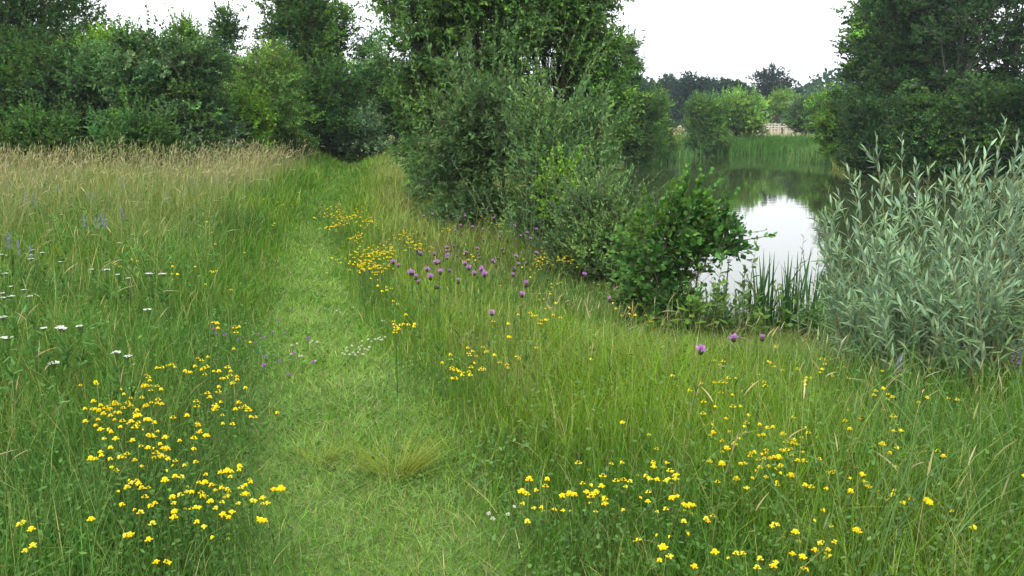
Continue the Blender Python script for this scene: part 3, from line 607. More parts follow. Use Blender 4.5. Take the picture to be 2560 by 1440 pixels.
    tag(a.build('seed_head_grass', [M_SEED]), 'beige flowering grass stalks with feathery seed heads rising above the meadow', 'grass', kind='stuff')
    # broad-leaved herbs low in the sward
    x, y = sample(130000, 1.7, 1.4, 22); o = path_off(x, y); s = pond_sdf(x, y)
    n2 = vnoise(x, y, .6, 14); k = (s > .2) & (RS.uniform(0, 1, len(x)) < (.25+.75*sstep(.4, .6, n2))*np.where(np.abs(o) < .45, .6, 1)); x, y = x[k], y[k]; N = len(x)
    H = Hmap(x, y); S = np.stack([x, y, zf(x, y)+H*RS.uniform(.15, .85, N)], 1); d = nrm(rnd(N)*np.array([1, 1, .5])+UP*.25)
    ln = RS.uniform(.010, .024, N)*(1+y*.07); kk = np.array([0, .5, 1])[None, :, None]
    P = S[:, None]+d[:, None]*kk*ln[:, None, None]; sd = nrm(np.cross(d, nrm(UP+rnd(N, .4))))
    C = jit(lerp(np.array([.07,.155,.03]), np.array([.09,.17,.05]), vnoise(x, y, 1., 15)[:, None]), N, .22, .05)
    a = MB(); ribbon(a, P, ln[:, None]*np.array([[.25, .6, .1]]), sd, C)
    # leafy mounds of taller herbs in the left meadow
    N = 26000; yy = RS.uniform(4, 16, N); xx = path_off(0, yy)*0+np.interp(yy, PW[:,1], PW[:,0])-RS.uniform(1.0, 9, N)
    k = (vnoise(xx, yy, .9, 81) > .60); xx, yy = xx[k], yy[k]; N = len(xx); hh = Hmap(xx, yy)*RS.uniform(.5, 1.12, N)
    S = np.stack([xx, yy, zf(xx, yy)+hh], 1); d = nrm(rnd(N)*np.array([1, 1, .4])+UP*.5); ln = RS.uniform(.03, .065, N); P = S[:, None]+d[:, None]*kk*ln[:, None, None]
    ribbon(a, P, ln[:, None]*np.array([[.2, .34, .06]]), nrm(np.cross(d, nrm(UP+rnd(N, .5)))), jit((.062,.155,.032), N, .25, .06))
    tag(a.build('meadow_herbs', [M_LEAF]), 'small-leaved clover and trefoil foliage low among the grass', 'herbs', kind='stuff')
meadow()

# ------------------------------------------------------------ reeds round the far bank
def reeds(name, label, pts, N, h0, h1, col, w, wid=2.2, fringe=None):
    pts = np.array(pts, float); t = RS.uniform(0, 1, N)*(len(pts)-1); i = np.minimum(t.astype(int), len(pts)-2); f = (t-i)[:, None]
    P = pts[i]*(1-f)+pts[i+1]*f+RS.normal(0, 1, (N, 2))*wid
    z = np.maximum(zf(P[:, 0], P[:, 1]), WATER-.1); h = RS.uniform(h0, h1, N)
    a = MB(); grass_blades(a, np.stack([P[:, 0], P[:, 1], z], 1), h, np.full(N, w)*RS.uniform(.7, 1.3, N), RS.uniform(0, 6.28, N), np.abs(RS.normal(0, .1, N)), np.abs(RS.normal(.12, .22, N)), jit(col, N, .2, .06), K=4)
    tag(a.build(name, [M_REED]), label, 'reeds', kind='stuff')
reeds('far_reeds', 'dense green reed bed along the far end of the pond', [(14.6,62.5),(18.5,64.5),(24,63)], 13000, .7, 1.15, (.065,.16,.028), .045, .9)
reeds('right_reeds', 'lighter reed bed below the right bank alders', [(24,62),(21.5,55.5),(19.2,50)], 5000, .6, 1.1, (.085,.17,.04), .045, .9)
reeds('left_reeds', 'reeds and tall grass on the left bank beyond the central clump', [(11.8,58),(8.8,51.5),(5.6,43.5)], 4500, .4, .95, (.07,.15,.035), .04, .6)
reeds('bank_grass', 'rough grass on the bank between the far reeds and the pale field', [(-5,50),(8,58),(13,67),(20,69),(30,68)], 9000, .12, .4, (.13,.19,.06), .05, 2.0)
reeds('waterside_sedge', 'thin dark sedge along the near waterline', [(1.7,10.2),(2.9,9.3),(4.1,9.3),(6,10)], 900, .25, .6, (.06,.12,.035), .008, .15)

# ------------------------------------------------------------ rail fences in the far field
def fence(label, a, b, Ya, Yb, npost, h, rails):
    A = at_y(a, 300, Ya); B = at_y(b, 300, Yb); A[2] = z1(A[0], A[1]); B[2] = z1(B[0], B[1])
    root = empty('rail_fence', tuple(A)); tag(root, label, 'fence', 'rail fences in the pale field'); d = B-A; ln = np.linalg.norm(d)
    def box(p, q, w, hh):
        mb = MB(); p = np.array(p, float); q = np.array(q, float); u = nrm(q-p)
        s = nrm(np.cross(u, UP if abs(u[2]) < .9 else np.array([0, 1., 0]))); v = np.cross(u, s)
        c = [p+s*w*i+v*hh*j for i, j in ((-1,-1),(1,-1),(1,1),(-1,1))]+[q+s*w*i+v*hh*j for i, j in ((-1,-1),(1,-1),(1,1),(-1,1))]
        mb.add(c, [(3,2,1,0),(4,5,6,7),(0,1,5,4),(1,2,6,5),(2,3,7,6),(3,0,4,7)], np.array([.42,.39,.33])); return mb
    for i in range(npost):
        p = d*i/(npost-1); box(p-UP*.1, p+UP*(h+.08), .07, .07).build('post', [M_WOOD], root)
    for zr in rails: box(UP*zr+np.array([0,-.10,0]), d+UP*zr+np.array([0,-.10,0]), .025, .07).build('rail', [M_WOOD], root)
fence('farther pale wooden rail fence below the young ash', 1880, 2000, 118, 112, 9, 1.15, (.45, 1.05))
fence('nearer pale wooden rail fence just above the far reeds', 1895, 1985, 84, 80, 6, 1.0, (.95,))

# ------------------------------------------------------------ bird
def bird():
    p = at_y(1609, 77, 45); root = empty('flying_bird', tuple(p), .3); tag(root, 'small dark bird gliding in the white sky above the pond', 'bird')
    root.rotation_euler = (0, .25, .15); cc = np.array([.05,.045,.04])
    K = 9; t = np.linspace(0, 1, K); P = np.stack([t*.26-.13, 0*t, .01*np.sin(t*3)], -1)[None]
    R = np.interp(t, [0, .12, .3, .6, .85, 1], [.004, .018, .024, .018, .008, .002])[None]
    mb = MB(); tubes(mb, P, R, cc, 8); mb.build('body', [M_FEATHER], root)
    for s in (-1, 1):
        P = np.array([[(.0, .01*s, .01), (.01, .09*s, .035), (-.01, .17*s, .03), (-.07, .25*s, .0)]], float)
        W = np.array([[.075, .07, .05, .008]]); mb = MB(); ribbon(mb, P, W, np.array([[1., 0, .05]]), cc[None])
        V = mb.V[0]; mb.add(V+np.array([0, 0, .004]), mb.Q[0][:, ::-1], cc); mb.build('wing', [M_FEATHER], root)
    mb = MB(); ribbon(mb, np.array([[(-.11,0,0),(-.15,0,0),(-.2,0,-.005)]], float), np.array([[.015,.03,.05]]), np.array([[0,1.,0]]), cc[None]); mb.build('tail', [M_FEATHER], root)
bird()

# ------------------------------------------------------------ flowers
def petals(mb, c, d, n, ln, wd, col, spread, K=4, jitr=.2, up0=None):
    """n florets from point c round axis d"""
    d = nrm(np.array(d, float)); r = nrm(rnd(n)); r = nrm(r-d*(r@d)[:, None])
    a = RS.uniform(0, 1, n)**.6*spread; v = nrm(d*np.cos(a)[:, None]+r*np.sin(a)[:, None]); l = ln*RS.uniform(1-jitr, 1+jitr, n)
    k = np.linspace(0, 1, K)[None, :, None]; P = np.array(c)+v[:, None]*k*l[:, None, None]
    ribbon(mb, P, np.full((n, 1), wd)*np.linspace(.4, 1, K)[None], nrm(np.cross(v, rnd(n))), jit(col, n, .12, .04))
def stem_mesh(h, dx, dy, r=.0014, col=(.09,.17,.04), K=7, leaves=0, leafL=.014, zlo=.3, ratio=.6, leafcol=(.07,.155,.035)):
    mb = MB(); t = np.linspace(0, 1, K); P = np.stack([dx*t**1.5, dy*t**1.5, h*t], -1)[None]; tubes(mb, P, np.linspace(1, .6, K)[None]*r, np.array(col), 4)
    for i in range(leaves):
        tt = random.uniform(zlo, .9); c = np.array([dx*tt**1.5, dy*tt**1.5, h*tt]); n = 3
        d = nrm(rnd(1)*np.array([1, 1, .2])+UP*.4)[0]; dd = nrm(d+rnd(n, .45)); l = leafL*RS.uniform(.8, 1.2, n); k = np.array([0, .5, 1])[None, :, None]
        ribbon(mb, c+dd[:, None]*k*l[:, None, None], l[:, None]*np.array([[.3, ratio, .12]]), nrm(np.cross(dd, UP+rnd(n, .2))), jit(leafcol, n, .15, .04))
    return mb
def trefoil_head(c, nfl, s, col, mb=None):
    mb = mb or MB(); c = np.array(c, float)
    for i in range(nfl):
        a = i*2*math.pi/nfl+random.uniform(-.3, .3); o = np.array([math.cos(a), math.sin(a), 0]); sd = np.array([-o[1], o[0], 0])
        b = c+o*.003*s; w = random.uniform(.85, 1.15)*s
        # banner petal: rounded, standing up and curling back
        P = np.array([b, b+o*.005*w+UP*.003*w, b+o*.006*w+UP*.009*w, b+o*.003*w+UP*.014*w, b-o*.001*w+UP*.0155*w])[None]
        ribbon(mb, P, np.array([[.003, .009, .014, .011, .004]])*w, sd[None], jit(col, 1, .08, .02))
        # wings and keel: a little pouch pointing outward
        P = np.array([b, b+o*.006*w+UP*.002*w, b+o*.012*w+UP*.003*w, b+o*.015*w+UP*.005*w])[None]
        tubes(mb, P, np.array([[.0015, .0042, .0038, .001]])*w, np.array(col)*np.array([1, .93, .8]), 5)
    return mb
YEL = (.84,.70,.015)
TLOOK = [('tiny two-flowered', 2, .62, YEL), ('small three-flowered', 3, .72, YEL), ('four-flowered', 4, .85, YEL), ('full five-flowered', 5, .95, YEL), ('broad six-flowered', 6, 1.05, YEL), ('orange-tinged', 4, .8, (.88,.60,.01)), ('pale lemon', 3, .75, (.72,.68,.06)), ('budding greenish', 2, .5, (.38,.42,.04))]
TWT = [.2, .24, .18, .09, .04, .05, .12, .1]
Tprot = []
for i in range(8):
    h = .26; dx, dy = random.uniform(-.05, .05), random.uniform(-.05, .05)
    sm = stem_mesh(h, dx, dy, leaves=6, leafL=.013).mesh('stem', [M_GRASS])
    hb = trefoil_head((dx, dy, h), TLOOK[i][1], TLOOK[i][2], TLOOK[i][3])
    petals(hb, (dx, dy, h-.002), (0, 0, 1), 5, .006, .002, (.08,.15,.03), 1.2, K=3)
    Tprot.append((sm, hb.mesh('flower_head', [M_PETAL]), dx, dy))
def spot(a, b, L, rows, cols):
    xs_ = sorted(p[0] for p in L); ys_ = sorted(p[1] for p in L)
    ci = min(len(cols)-1, sum(a > xs_[len(xs_)*(i+1)//len(cols)-1] for i in range(len(cols)-1)))
    ri = min(len(rows)-1, sum(b > ys_[len(ys_)*(i+1)//len(rows)-1] for i in range(len(rows)-1)))
    return rows[ri]+' '+cols[ci]
def place2(name, protos, px, py, hgt, label, cat, group, parts=('stem', 'flower_head'), scale=1.0, idx=0):
    """stand one flower so that its head shows at (px,py); hgt above the ground"""
    x, y = on_ground(px, py, hgt)
    sm, hm, dx, dy = protos[idx]; s = hgt/.26 if name == 'trefoil' else scale
    a = random.uniform(0, 6.28)
    ox = (dx*math.cos(a)-dy*math.sin(a)); oy = (dx*math.sin(a)+dy*math.cos(a))
    r = empty(name, (x-ox, y-oy, z1(x, y)), a); tag(r, label, cat, group)
    for pn, me in zip(parts, (sm, hm)):
        o = bpy.data.objects.new(pn, me); COL.objects.link(o); o.parent = r
        if pn == parts[0]: o.scale = (1, 1, s)
        else: o.location = (0, 0, .26*(s-1)); q = random.uniform(.72, 1.02); o.scale = (q, q, q); o.location = (dx*(1-q), dy*(1-q), .26*s-.26*q)
    return r
Z7 = lambda L: [(x/2.482, 860+y/2.482) for x, y in L]
Z8 = lambda L: [(1300+x/2.032, 900+y/2.032) for x, y in L]
Z6 = lambda L: [(700+x/2.56, 480+y/2.56) for x, y in L]
ZA = lambda L: [(x/2.88, 360+y/2.88) for x, y in L]
LEFT = Z7([(500,262),(595,246),(972,156),(1008,150),(1068,138),(1086,150),(1210,146),(1228,92),(1250,105),(1290,88),(1148,174),(1185,184),(1250,165),(1282,155),(1270,195),(1325,178),(1360,180),(1412,155),(1432,178),(1428,200),(1378,222),(1445,245),(1472,230),(1440,252),(920,212),(930,232),(890,265),(932,268),(938,292),(975,268),(1000,290),(828,298),(770,320),(812,344),(880,346),(580,368),(712,368),(722,380),(742,380),(765,402),(812,392),(940,370),(908,392),(1002,380),(530,414),(572,410),(592,410),(660,410),(688,406),(716,430),(740,430),(852,420),(865,452),(900,395),(640,440),(685,458),(712,478),(528,488),(595,516),(625,540),(676,546),(762,494),(790,505),(815,492),(860,492),(850,515),(905,485),(930,485),(958,500),(888,538),(982,556),(920,576),(962,582),(645,606),(718,600),(798,615),(828,620),(1025,592),(875,645),(920,656),(955,655),(1010,660),(1045,668),(625,684),(565,726),(682,720),(770,710),(745,722),(958,724),(1000,705),(1022,702),(1045,730),(1205,668),(1215,748),(1145,770),(1075,765),(1035,798),(1025,862),(1130,834),(1222,392),(1300,342),(1218,360),(1355,308),(1325,408),(1345,400),(1370,372),(1480,374),(1460,410),(1495,405),(1520,398),(1535,410),(1555,465),(1160,450),(1380,448),(1382,502),(1442,502),(1225,500),(1245,545),(1240,555),(1278,580),(1720,432),(695,785),(880,775),(800,855),(850,862),(860,880),(818,882),(735,918),(920,905),(1270,868),(1278,820),(1332,882),(1372,880),(1335,918),(1415,800),(1440,805),(1485,785),(1430,840),(1550,845),(1558,870),(1525,895),(1500,910),(1165,905),(1190,930),(1162,930),(1118,948),(1070,962),(1080,1000),(1082,1048),(1275,945),(1285,970),(1305,985),(1410,915),(1425,935),(1390,960),(1410,960),(1505,935),(1525,950),(1550,960),(1565,975),(1580,985),(1630,968),(1660,1012),(1630,1005),(1700,908),(1745,908),(755,1005),(838,1040),(875,1055),(930,1012),(962,1010),(1150,1040),(1190,1035),(1215,1032),(1240,1038),(1340,1025),(1380,1000),(1435,1045),(1440,1060),(1385,1070),(1420,1100),(1390,1090),(1080,1098),(1225,1125),(1268,1148),(780,1195),(805,1192),(925,1228),(950,1140),(568,1112),(1320,1205),(1418,1186),(1415,1220),(1600,1085),(1620,1100),(1645,1115),(1480,1000),(972,1380),(1050,1368),(1035,1365),(120,1132),(148,1124),(195,1158),(158,1295),(208,1260),(208,1275)])
RIGHT = Z8([(1412,50),(775,85),(788,136),(990,5),(1015,28),(1262,12),(1290,36),(1332,55),(1550,2),(1548,25),(1645,42),(1525,68),(1584,76),(1456,96),(1476,98),(1452,110),(1855,22),(1882,48),(1960,28),(1980,70),(2088,35),(2090,48),(1840,60),(985,122),(1020,120),(1040,118),(920,125),(863,158),(1020,170),(1058,98),(1134,162),(1078,185),(1184,126),(1240,116),(932,220),(990,246),(1082,246),(1118,238),(1240,140),(1797,185),(1865,206),(1892,195),(2068,195),(2175,200),(1662,262),(1675,355),(1388,304),(1160,290),(1152,325),(1045,310),(1064,368),(1143,380),(1255,352),(1283,350),(1237,386),(1335,388),(1390,412),(1430,405),(1506,402),(1218,335),(935,340),(975,340),(965,390),(1028,422),(1112,405),(517,330),(654,386),(1895,294),(1730,304),(1918,340),(1448,362),(1027,474),(1050,462),(1170,480),(1190,482),(1252,464),(1250,486),(1240,508),(1268,512),(1290,510),(1312,500),(1324,468),(1380,494),(1385,436),(1378,462),(1382,520),(1410,520),(1434,470),(964,524),(1025,542),(1140,532),(1120,535),(1218,555),(1195,568),(1320,555),(1322,585),(1520,510),(1916,455),(1878,488),(1797,450),(1840,438),(1908,555),(2055,468),(2150,495),(1098,618),(1180,608),(1248,608),(1303,636),(1374,602),(1592,580),(1560,578),(1677,606),(1747,628),(1678,684),(1554,670),(1448,652),(350,565),(465,530),(48,618),(138,614),(10,685),(38,694),(15,742),(70,770),(110,760),(118,778),(175,775),(35,838),(218,775),(255,770),(215,708),(252,684),(278,695),(362,650),(415,652),(340,685),(370,690),(388,680),(412,708),(355,735),(385,780),(430,740),(513,612),(560,630),(537,652),(596,592),(638,604),(676,535),(680,548),(696,620),(768,575),(785,590),(756,608),(742,628),(770,632),(790,620),(612,710),(650,730),(780,705),(800,700),(770,712),(525,772),(696,782),(740,762),(882,742),(850,752),(835,782),(870,782),(892,785),(862,745),(980,802),(945,825),(955,828),(830,826),(1150,655),(1290,838),(1305,842),(1280,850),(1538,780),(1716,748),(1790,758),(1818,672),(1902,675),(1875,720),(1946,738),(1992,712),(2065,722),(2080,730),(2558,600),(1494,835),(1576,855),(1398,882),(1340,906),(1708,882),(1725,882),(852,900),(758,912),(692,908),(598,930),(578,932),(726,960),(720,965),(760,1015),(708,1024),(990,990),(1055,1012),(1132,988),(1098,1002),(1218,1018),(1285,1055),(1300,1052),(1205,1058),(885,1068),(1440,1075),(1455,1070),(1520,935),(1535,940),(1498,970),(1565,968),(1550,985),(1572,1005),(1552,1008),(1435,1012),(1385,1000),(1415,938),(1600,935),(2195,785),(2300,870)])
CENT = Z6([(1200,1002),(1240,1025),(1298,998),(1320,1030),(1330,1030),(1090,1048),(1098,1075),(1215,1052),(1255,1055),(1245,1098),(1285,1143),(1308,1142),(1452,1110),(1455,1130),(1530,1072),(1370,1048),(1102,1135),(1125,1150),(1145,1155),(1170,1165),(1165,1178),(1210,1155),(1215,1178),(1102,1200),(1122,1200),(1640,1000),(1980,1045),(1990,1075),(2510,1182),(1460,935)])
MIDR = Z6([(730,852),(770,855),(790,850),(742,872),(760,880),(805,790),(860,852),(738,905),(628,565),(625,605),(655,640),(682,632),(712,620),(725,700),(1738,612),(1662,652),(1730,655),(1690,688),(1660,692),(1765,715),(1778,590),(1730,745),(1642,792),(1620,795),(1700,825),(1710,820),(1660,845),(1670,848),(1525,790),(1460,850),(1795,808),(2190,795),(2235,745),(2275,790),(2130,715),(2340,790),(1620,470),(1640,480),(1655,500),(1600,500),(1630,520),(1410,600)])
# denser far drifts along the right margin of the path
FARY = []
for (cx, cy, rx, ry, n) in [(540,440,170,70,60),(400,150,150,50,60),(340,215,60,30,25),(560,190,60,30,25),(650,380,140,50,60),(880,340,90,50,35),(780,270,90,40,22),(600,480,140,50,45),(1330,160,110,40,45),(1280,130,60,20,16),(1420,210,60,30,14),(500,290,60,35,16),(1850,420,100,50,35),(1680,450,80,60,22),(1210,420,60,30,8),(1080,250,80,30,10),(-10,620,20,20,0)]:
    for i in range(n):
        FARY.append((700+(cx+random.gauss(0, .5)*rx)/2.56, 480+(cy+random.gauss(0, .5)*ry)/2.56))
FARY += ZA([(1380,803),(1405,888),(1515,918),(1532,925),(1558,918),(1242,885),(1222,858),(1345,780),(990,848),(945,838),(832,870),(865,885),(1525,640),(1490,565),(1360,510),(1975,575),(1970,590),(1550,725),(1280,945),(1240,938),(1480,1012),(1665,1052),(1760,785),(1562,1300),(1570,1330),(1540,1290),(1690,1328),(1720,1326),(1700,1362),(1800,1435),(45,318),(70,318),(165,335),(2000,420),(2040,440),(2100,440),(2060,470),(2150,350),(1900,400),(1500,600),(1460,600)])
def tre(L, lab, grp, h):
    for (a, b) in L: place2('trefoil', Tprot, a, b, h*random.uniform(.85, 1.15), lab, 'wildflower', grp)
near = [(a, b, 0) for a, b in LEFT]+[(a, b, 1) for a, b in RIGHT]+[(a, b, 2) for a, b in CENT]+[(a, b, 3) for a, b in MIDR]
near.sort(key=lambda q: -q[1])
TP = [('of the left foreground patch', 'yellow trefoils left of the path', ('farthest','far','middle','near','nearest'), ('outer side','centre','path side')),
  ('of the right foreground drift', 'yellow trefoils in the right foreground', ('farthest','far','mid-far','middle','near','nearest'), ('path side','left centre','right centre','right side')),
  ('of the small patch right of the path', 'yellow trefoils of the small middle patch', ('far','near'), ('left','right')),
  ('of those among the knapweeds', 'yellow trefoils among the knapweeds', ('far','near'), ('left','right'))]
LS = [LEFT, RIGHT, CENT, MIDR]
for a, b, g in near[:300]:
    i = random.choices(range(8), TWT)[0]; p_, gr, rows, cols = TP[g]
    place2('trefoil', Tprot, a, b, (.29, .30, .28, .33)[g]*random.uniform(.82, 1.12), TLOOK[i][0]+' yellow trefoil head, '+spot(a, b, LS[g], rows, cols)+' '+p_, 'wildflower', gr, idx=i)
rest = [(a, b) for a, b, g in near[300:]]+FARY+[(a+random.gauss(0, 22), b+random.gauss(0, 14)) for a, b, g in near if b < 1250 and random.random() < .45]
mb = MB(); ms_ = MB()
for a, b in rest:
    h = random.uniform(.24, .33) if b > 850 else random.uniform(.34, .46); x, y = on_ground(a, b, h); z = z1(x, y)+h
    trefoil_head((x, y, z), random.choice((2, 3)), random.uniform(.55, .85)+y*.008, YEL if random.random() < .85 else (.85, .62, .01), mb)
    ms_.V or None
    tubes(mb, np.array([[(x, y, z-h), (x, y, z-h/2), (x, y, z)]]), np.full((1, 3), .0016), np.array([.09,.17,.04]), 3)
tag(mb.build('distant_trefoil', [M_PETAL]), 'drifts of small yellow trefoil flowers along the far margins of the path', 'wildflowers', kind='stuff')

# greater knapweed
KLOOK = ['wide-open', 'ragged wide-open', 'half-open', 'small closing']
Kprot = []
for i in range(4):
    ks = (1, 1.05, .8, .55)[i]; kw = (1.25, 1.4, .8, .5)[i]
    h = .26; dx, dy = random.uniform(-.04, .04), random.uniform(-.04, .04)
    sb = stem_mesh(h, dx, dy, r=.0018, leaves=3, leafL=.03, ratio=.2)
    hb = MB(); t = np.linspace(0, 1, 6); P = np.stack([dx+0*t, dy+0*t, h-.004+.022*t], -1)[None]
    tubes(hb, P, np.array([[.003, .009, .011, .010, .007, .004]]), np.array([.05,.05,.025]), 8)
    top = (dx, dy, h+.014); petals(hb, top, (random.uniform(-.2, .2), random.uniform(-.2, .2), 1), 60, .022*ks, .0028, (.50,.24,.52), kw); petals(hb, top, (0, 0, 1), 24, .014*ks, .003, (.42,.17,.48), .6)
    Kprot.append((sb.mesh('stem', [M_GRASS]), hb.mesh('flower_head', [M_PETAL]), dx, dy))
def place_tall(name, protos, L, hs, lab, cat, grp, hsc=1.0, looks=None, rows=('far','middle','near'), cols=('left','centre','right')):
    for a, b in L:
        pi = random.randrange(len(protos)); lb = looks[pi % len(looks)]+' '+lab+', '+spot(a, b, L, rows, cols)+' of its group' if looks else lab+', '+spot(a, b, L, rows, cols)+' of its group'
        H = random.uniform(*hs); x, y = on_ground(a, b, H); pr = protos[pi]; an = random.uniform(0, 6.28)
        r = empty(name, (x, y, z1(x, y)), an); tag(r, lb, cat, grp)
        o = bpy.data.objects.new('stem', pr[0]); COL.objects.link(o); o.parent = r; o.scale = (1, 1, H/.26)
        o = bpy.data.objects.new('flower_head', pr[1]); COL.objects.link(o); o.parent = r; s = hsc*random.uniform(.85, 1.2)
        o.scale = (s, s, s); o.location = (pr[2]*(1-s), pr[3]*(1-s), H-.26*s)
KN = Z6([(933,162),(970,153),(1105,150),(1138,160),(1145,222),(1217,234),(1114,250),(1318,244),(1375,173),(1408,242),(1487,222),(1570,270),(1540,286),(1583,306),(1622,247),(1674,195),(1075,362),(1107,352),(1322,345),(876,386),(895,402),(737,456),(755,488),(960,466),(1012,456),(1005,462),(1078,437),(1100,417),(1145,418),(1193,408),(1277,390),(1250,372),(1277,434),(1262,415),(1340,452),(1348,458),(1382,432),(1188,495),(1080,515),(918,515),(865,525),(995,530),(958,555),(892,593),(1012,615),(1265,512),(1628,404),(1578,470),(1512,510),(1500,546),(1578,605),(1528,668),(1130,587),(1922,542),(2122,705),(1304,792)])+[(1726,887),(1855,853),(1907,855)]
KN = KN+[(random.gauss(1150, 95), random.gauss(660, 38)) for _ in range(18)]+[(random.gauss(1230, 80), random.gauss(585, 22)) for _ in range(8)]
place_tall('knapweed', Kprot, KN, (.60, .76), 'purple knapweed on a tall stem', 'wildflower', 'purple knapweeds right of the path', .92, KLOOK, ('farthest','far','middle','near','nearest'), ('left','left centre','right centre','right'))
# yarrow
Yprot = []
for i in range(3):
    h = .26; sb = stem_mesh(h, 0, 0, r=.002, leaves=6, leafL=.05, ratio=.2); hb = MB()
    for j in range(26):
        r = math.sqrt(random.random())*.03; a = random.uniform(0, 6.28); c = np.array([r*math.cos(a), r*math.sin(a), h+.006-r*.15+random.uniform(-.002, .002)])
        tubes(hb, np.stack([np.array([0, 0, h-.03]), c*.6+np.array([0, 0, h*.4-.006]), c], 0)[None], np.full((1, 3), .0007), np.array([.12,.18,.07]), 3)
        for q in range(5):
            an = q*1.2566; o = np.array([math.cos(an), math.sin(an), .1]); ribbon(hb, (c+np.outer(np.linspace(0, 1, 3), o)*.0055)[None], np.array([[.002, .005, .004]]), np.array([[-o[1], o[0], 0]]), np.array([[.78,.78,.72]]))
    Yprot.append((sb.mesh('stem', [M_GRASS]), hb.mesh('flower_head', [M_PETAL]), 0, 0))
YR = ZA([(235,765),(305,785),(10,798),(40,805),(230,800),(225,830),(40,935),(75,1030),(172,1052),(220,1097),(78,1098),(18,1075),(20,1110),(25,1252),(35,1395),(55,1396),(312,1328),(430,1320),(450,1332),(572,1312),(1062,1195),(1065,935),(1085,935),(1160,940),(1180,940),(925,970),(440,850),(765,910),(660,905),(850,940),(515,440),(170,415),(1368,462),(1208,628),(440,510)])+[(290,884),(320,892),(135,910),(150,822),(200,817)]
place_tall('yarrow', Yprot, YR, (.46, .58), 'flat white yarrow head', 'wildflower', 'white yarrows left of the path', .66, None, ('farthest','far','middle','near','nearest'), ('leftmost','left centre','right centre','path-side'))
# blue bugloss spikes
Bprot = []
for i in range(6):
    h = .26; sb = stem_mesh(h, 0, 0, r=.003, leaves=6, leafL=.06, ratio=.15); hb = MB()
    for j in range(46):
        t = random.random(); a = random.uniform(0, 6.28); r = .022*(1-.7*t); c = np.array([r*.3*math.cos(a), r*.3*math.sin(a), h-.02+t*.2]); e = c+np.array([r*math.cos(a), r*math.sin(a), .008])
        ribbon(hb, np.stack([c, (c+e)/2, e])[None], np.array([[.003, .007, .009]]), np.array([[-math.sin(a), math.cos(a), 0]]), jit((.30,.16,.45) if i > 2 else (.20,.19,.50) if random.random() < .75 else (.3,.16,.42), 1, .2, .05))
    Bprot.append((sb.mesh('stem', [M_GRASS]), hb.mesh('flower_head', [M_PETAL]), 0, 0))
Vprot = Bprot[3:]; Bprot = Bprot[:3]
BG = ZA([(755,590),(770,610),(745,600),(870,300),(880,290),(430,375),(345,330),(545,270),(600,275),(190,430),(245,440),(280,440),(640,395),(670,400),(75,745),(60,750),(140,800),(225,820),(1200,420),(890,540),(715,600),(690,600),(1560,290),(1580,280),(1405,320),(10,300),(80,305),(610,600),(670,160)])
place_tall('bugloss', Bprot, BG, (.5, .62), 'blue-violet bugloss spike', 'wildflower', 'blue bugloss spikes in the left meadow', .6, None, ('farthest','far','middle','near'), ('leftmost','left centre','right centre','path-side'))
place_tall('vetch', Vprot, [(2247,930),(2500,895),(2530,905),(2545,915),(2105,870)], (.3, .36), 'violet vetch spike below the silver willow', 'wildflower', 'violet vetches by the silver willow', .5, None, ('farther','nearer'), ('left','middle','right'))
# white and purple clover low on the path edge
r5 = ('farthest','far','middle','near','nearest')
Cp = []
for i in range(2):
    sb = stem_mesh(.26, 0, 0, r=.0014, leaves=2, leafL=.012, zlo=.1, ratio=.9); hb = MB()
    petals(hb, (0, 0, .26), (0, 0, 1), 60, .010, .0035, (.62,.62,.52) if i == 0 else (.32,.17,.33), 2.0, K=3); Cp.append((sb.mesh('stem', [M_GRASS]), hb.mesh('flower_head', [M_PETAL]), 0, 0))
WC = Z6([(400,1035),(415,1040),(430,1020),(428,1000),(445,1040),(460,985),(470,1030),(482,1045),(500,1030),(512,1010),(522,985),(530,1040),(545,1005),(560,1015),(572,995),(505,995),(585,958),(610,945),(628,942),(642,950),(640,932),(655,945),(672,930),(565,945),(525,955),(108,972),(205,955),(195,965),(75,985),(240,960),(228,1085),(125,1052),(140,1050),(70,1040),(652,825),(668,825),(472,740),(362,762),(385,770),(1968,640),(1718,575),(1300,870),(1355,882)])+[(1222,1289),(1232,1302),(1270,1291),(1285,1271)]
place_tall('white_clover', Cp[:1], WC, (.09, .13), 'white clover head low in the short grass', 'wildflower', 'white clovers at the edge of the path', .75, None, r5, ('leftmost','left centre','right centre','rightmost'))
PC = ZA([(1540,1335),(1555,1370),(1620,1375),(1858,1378),(1900,1395),(1960,1360),(2050,1355),(2003,1272),(2100,1190),(1722,1410),(1840,1435)])+[(665,895),(700,905),(720,940),(783,909),(660,915),(735,885),(770,845)]
place_tall('purple_clover', Cp[1:], PC, (.14, .2), 'dull purple clover head left of the path', 'wildflower', 'purple clovers left of the path', 1.1, None, r5, ('left','centre','right'))

# ------------------------------------------------------------ tussocks and single plants
def tussock(label, px, py, n, h0, h1, sp, col, base=(.26,.18,.06)):
    x, y = on_ground(px, py); root = empty('grass_tussock', (x, y, z1(x, y))); tag(root, label, 'tussock', 'fine-leaved grass tussocks on the path')
    u_ = RS.uniform(0, 1, n); az = np.where(u_ < .5, RS.normal(.2, .4, n), np.where(u_ < .68, RS.normal(3.0, .25, n), RS.uniform(0, 6.28, n))); r = np.abs(RS.normal(sp*.7, sp*.6, n)); P = np.stack([np.cos(az)*r, RS.normal(0, sp*.6, n), 0*r], 1)
    mb = MB(); grass_blades(mb, P, RS.uniform(h0, h1, n), np.full(n, .0026), az+RS.normal(0, .15, n), np.where(u_ < .68, RS.uniform(.4, 1.2, n), RS.uniform(.2, 2.0, n)), np.abs(RS.normal(.0, .3, n)), jit(base, n, .2, .05)*.3+np.array(col)*.7, K=5, tipcol=jit(col, n, .2, .06))
    mb.build('leaf_blades', [M_GRASS], root)
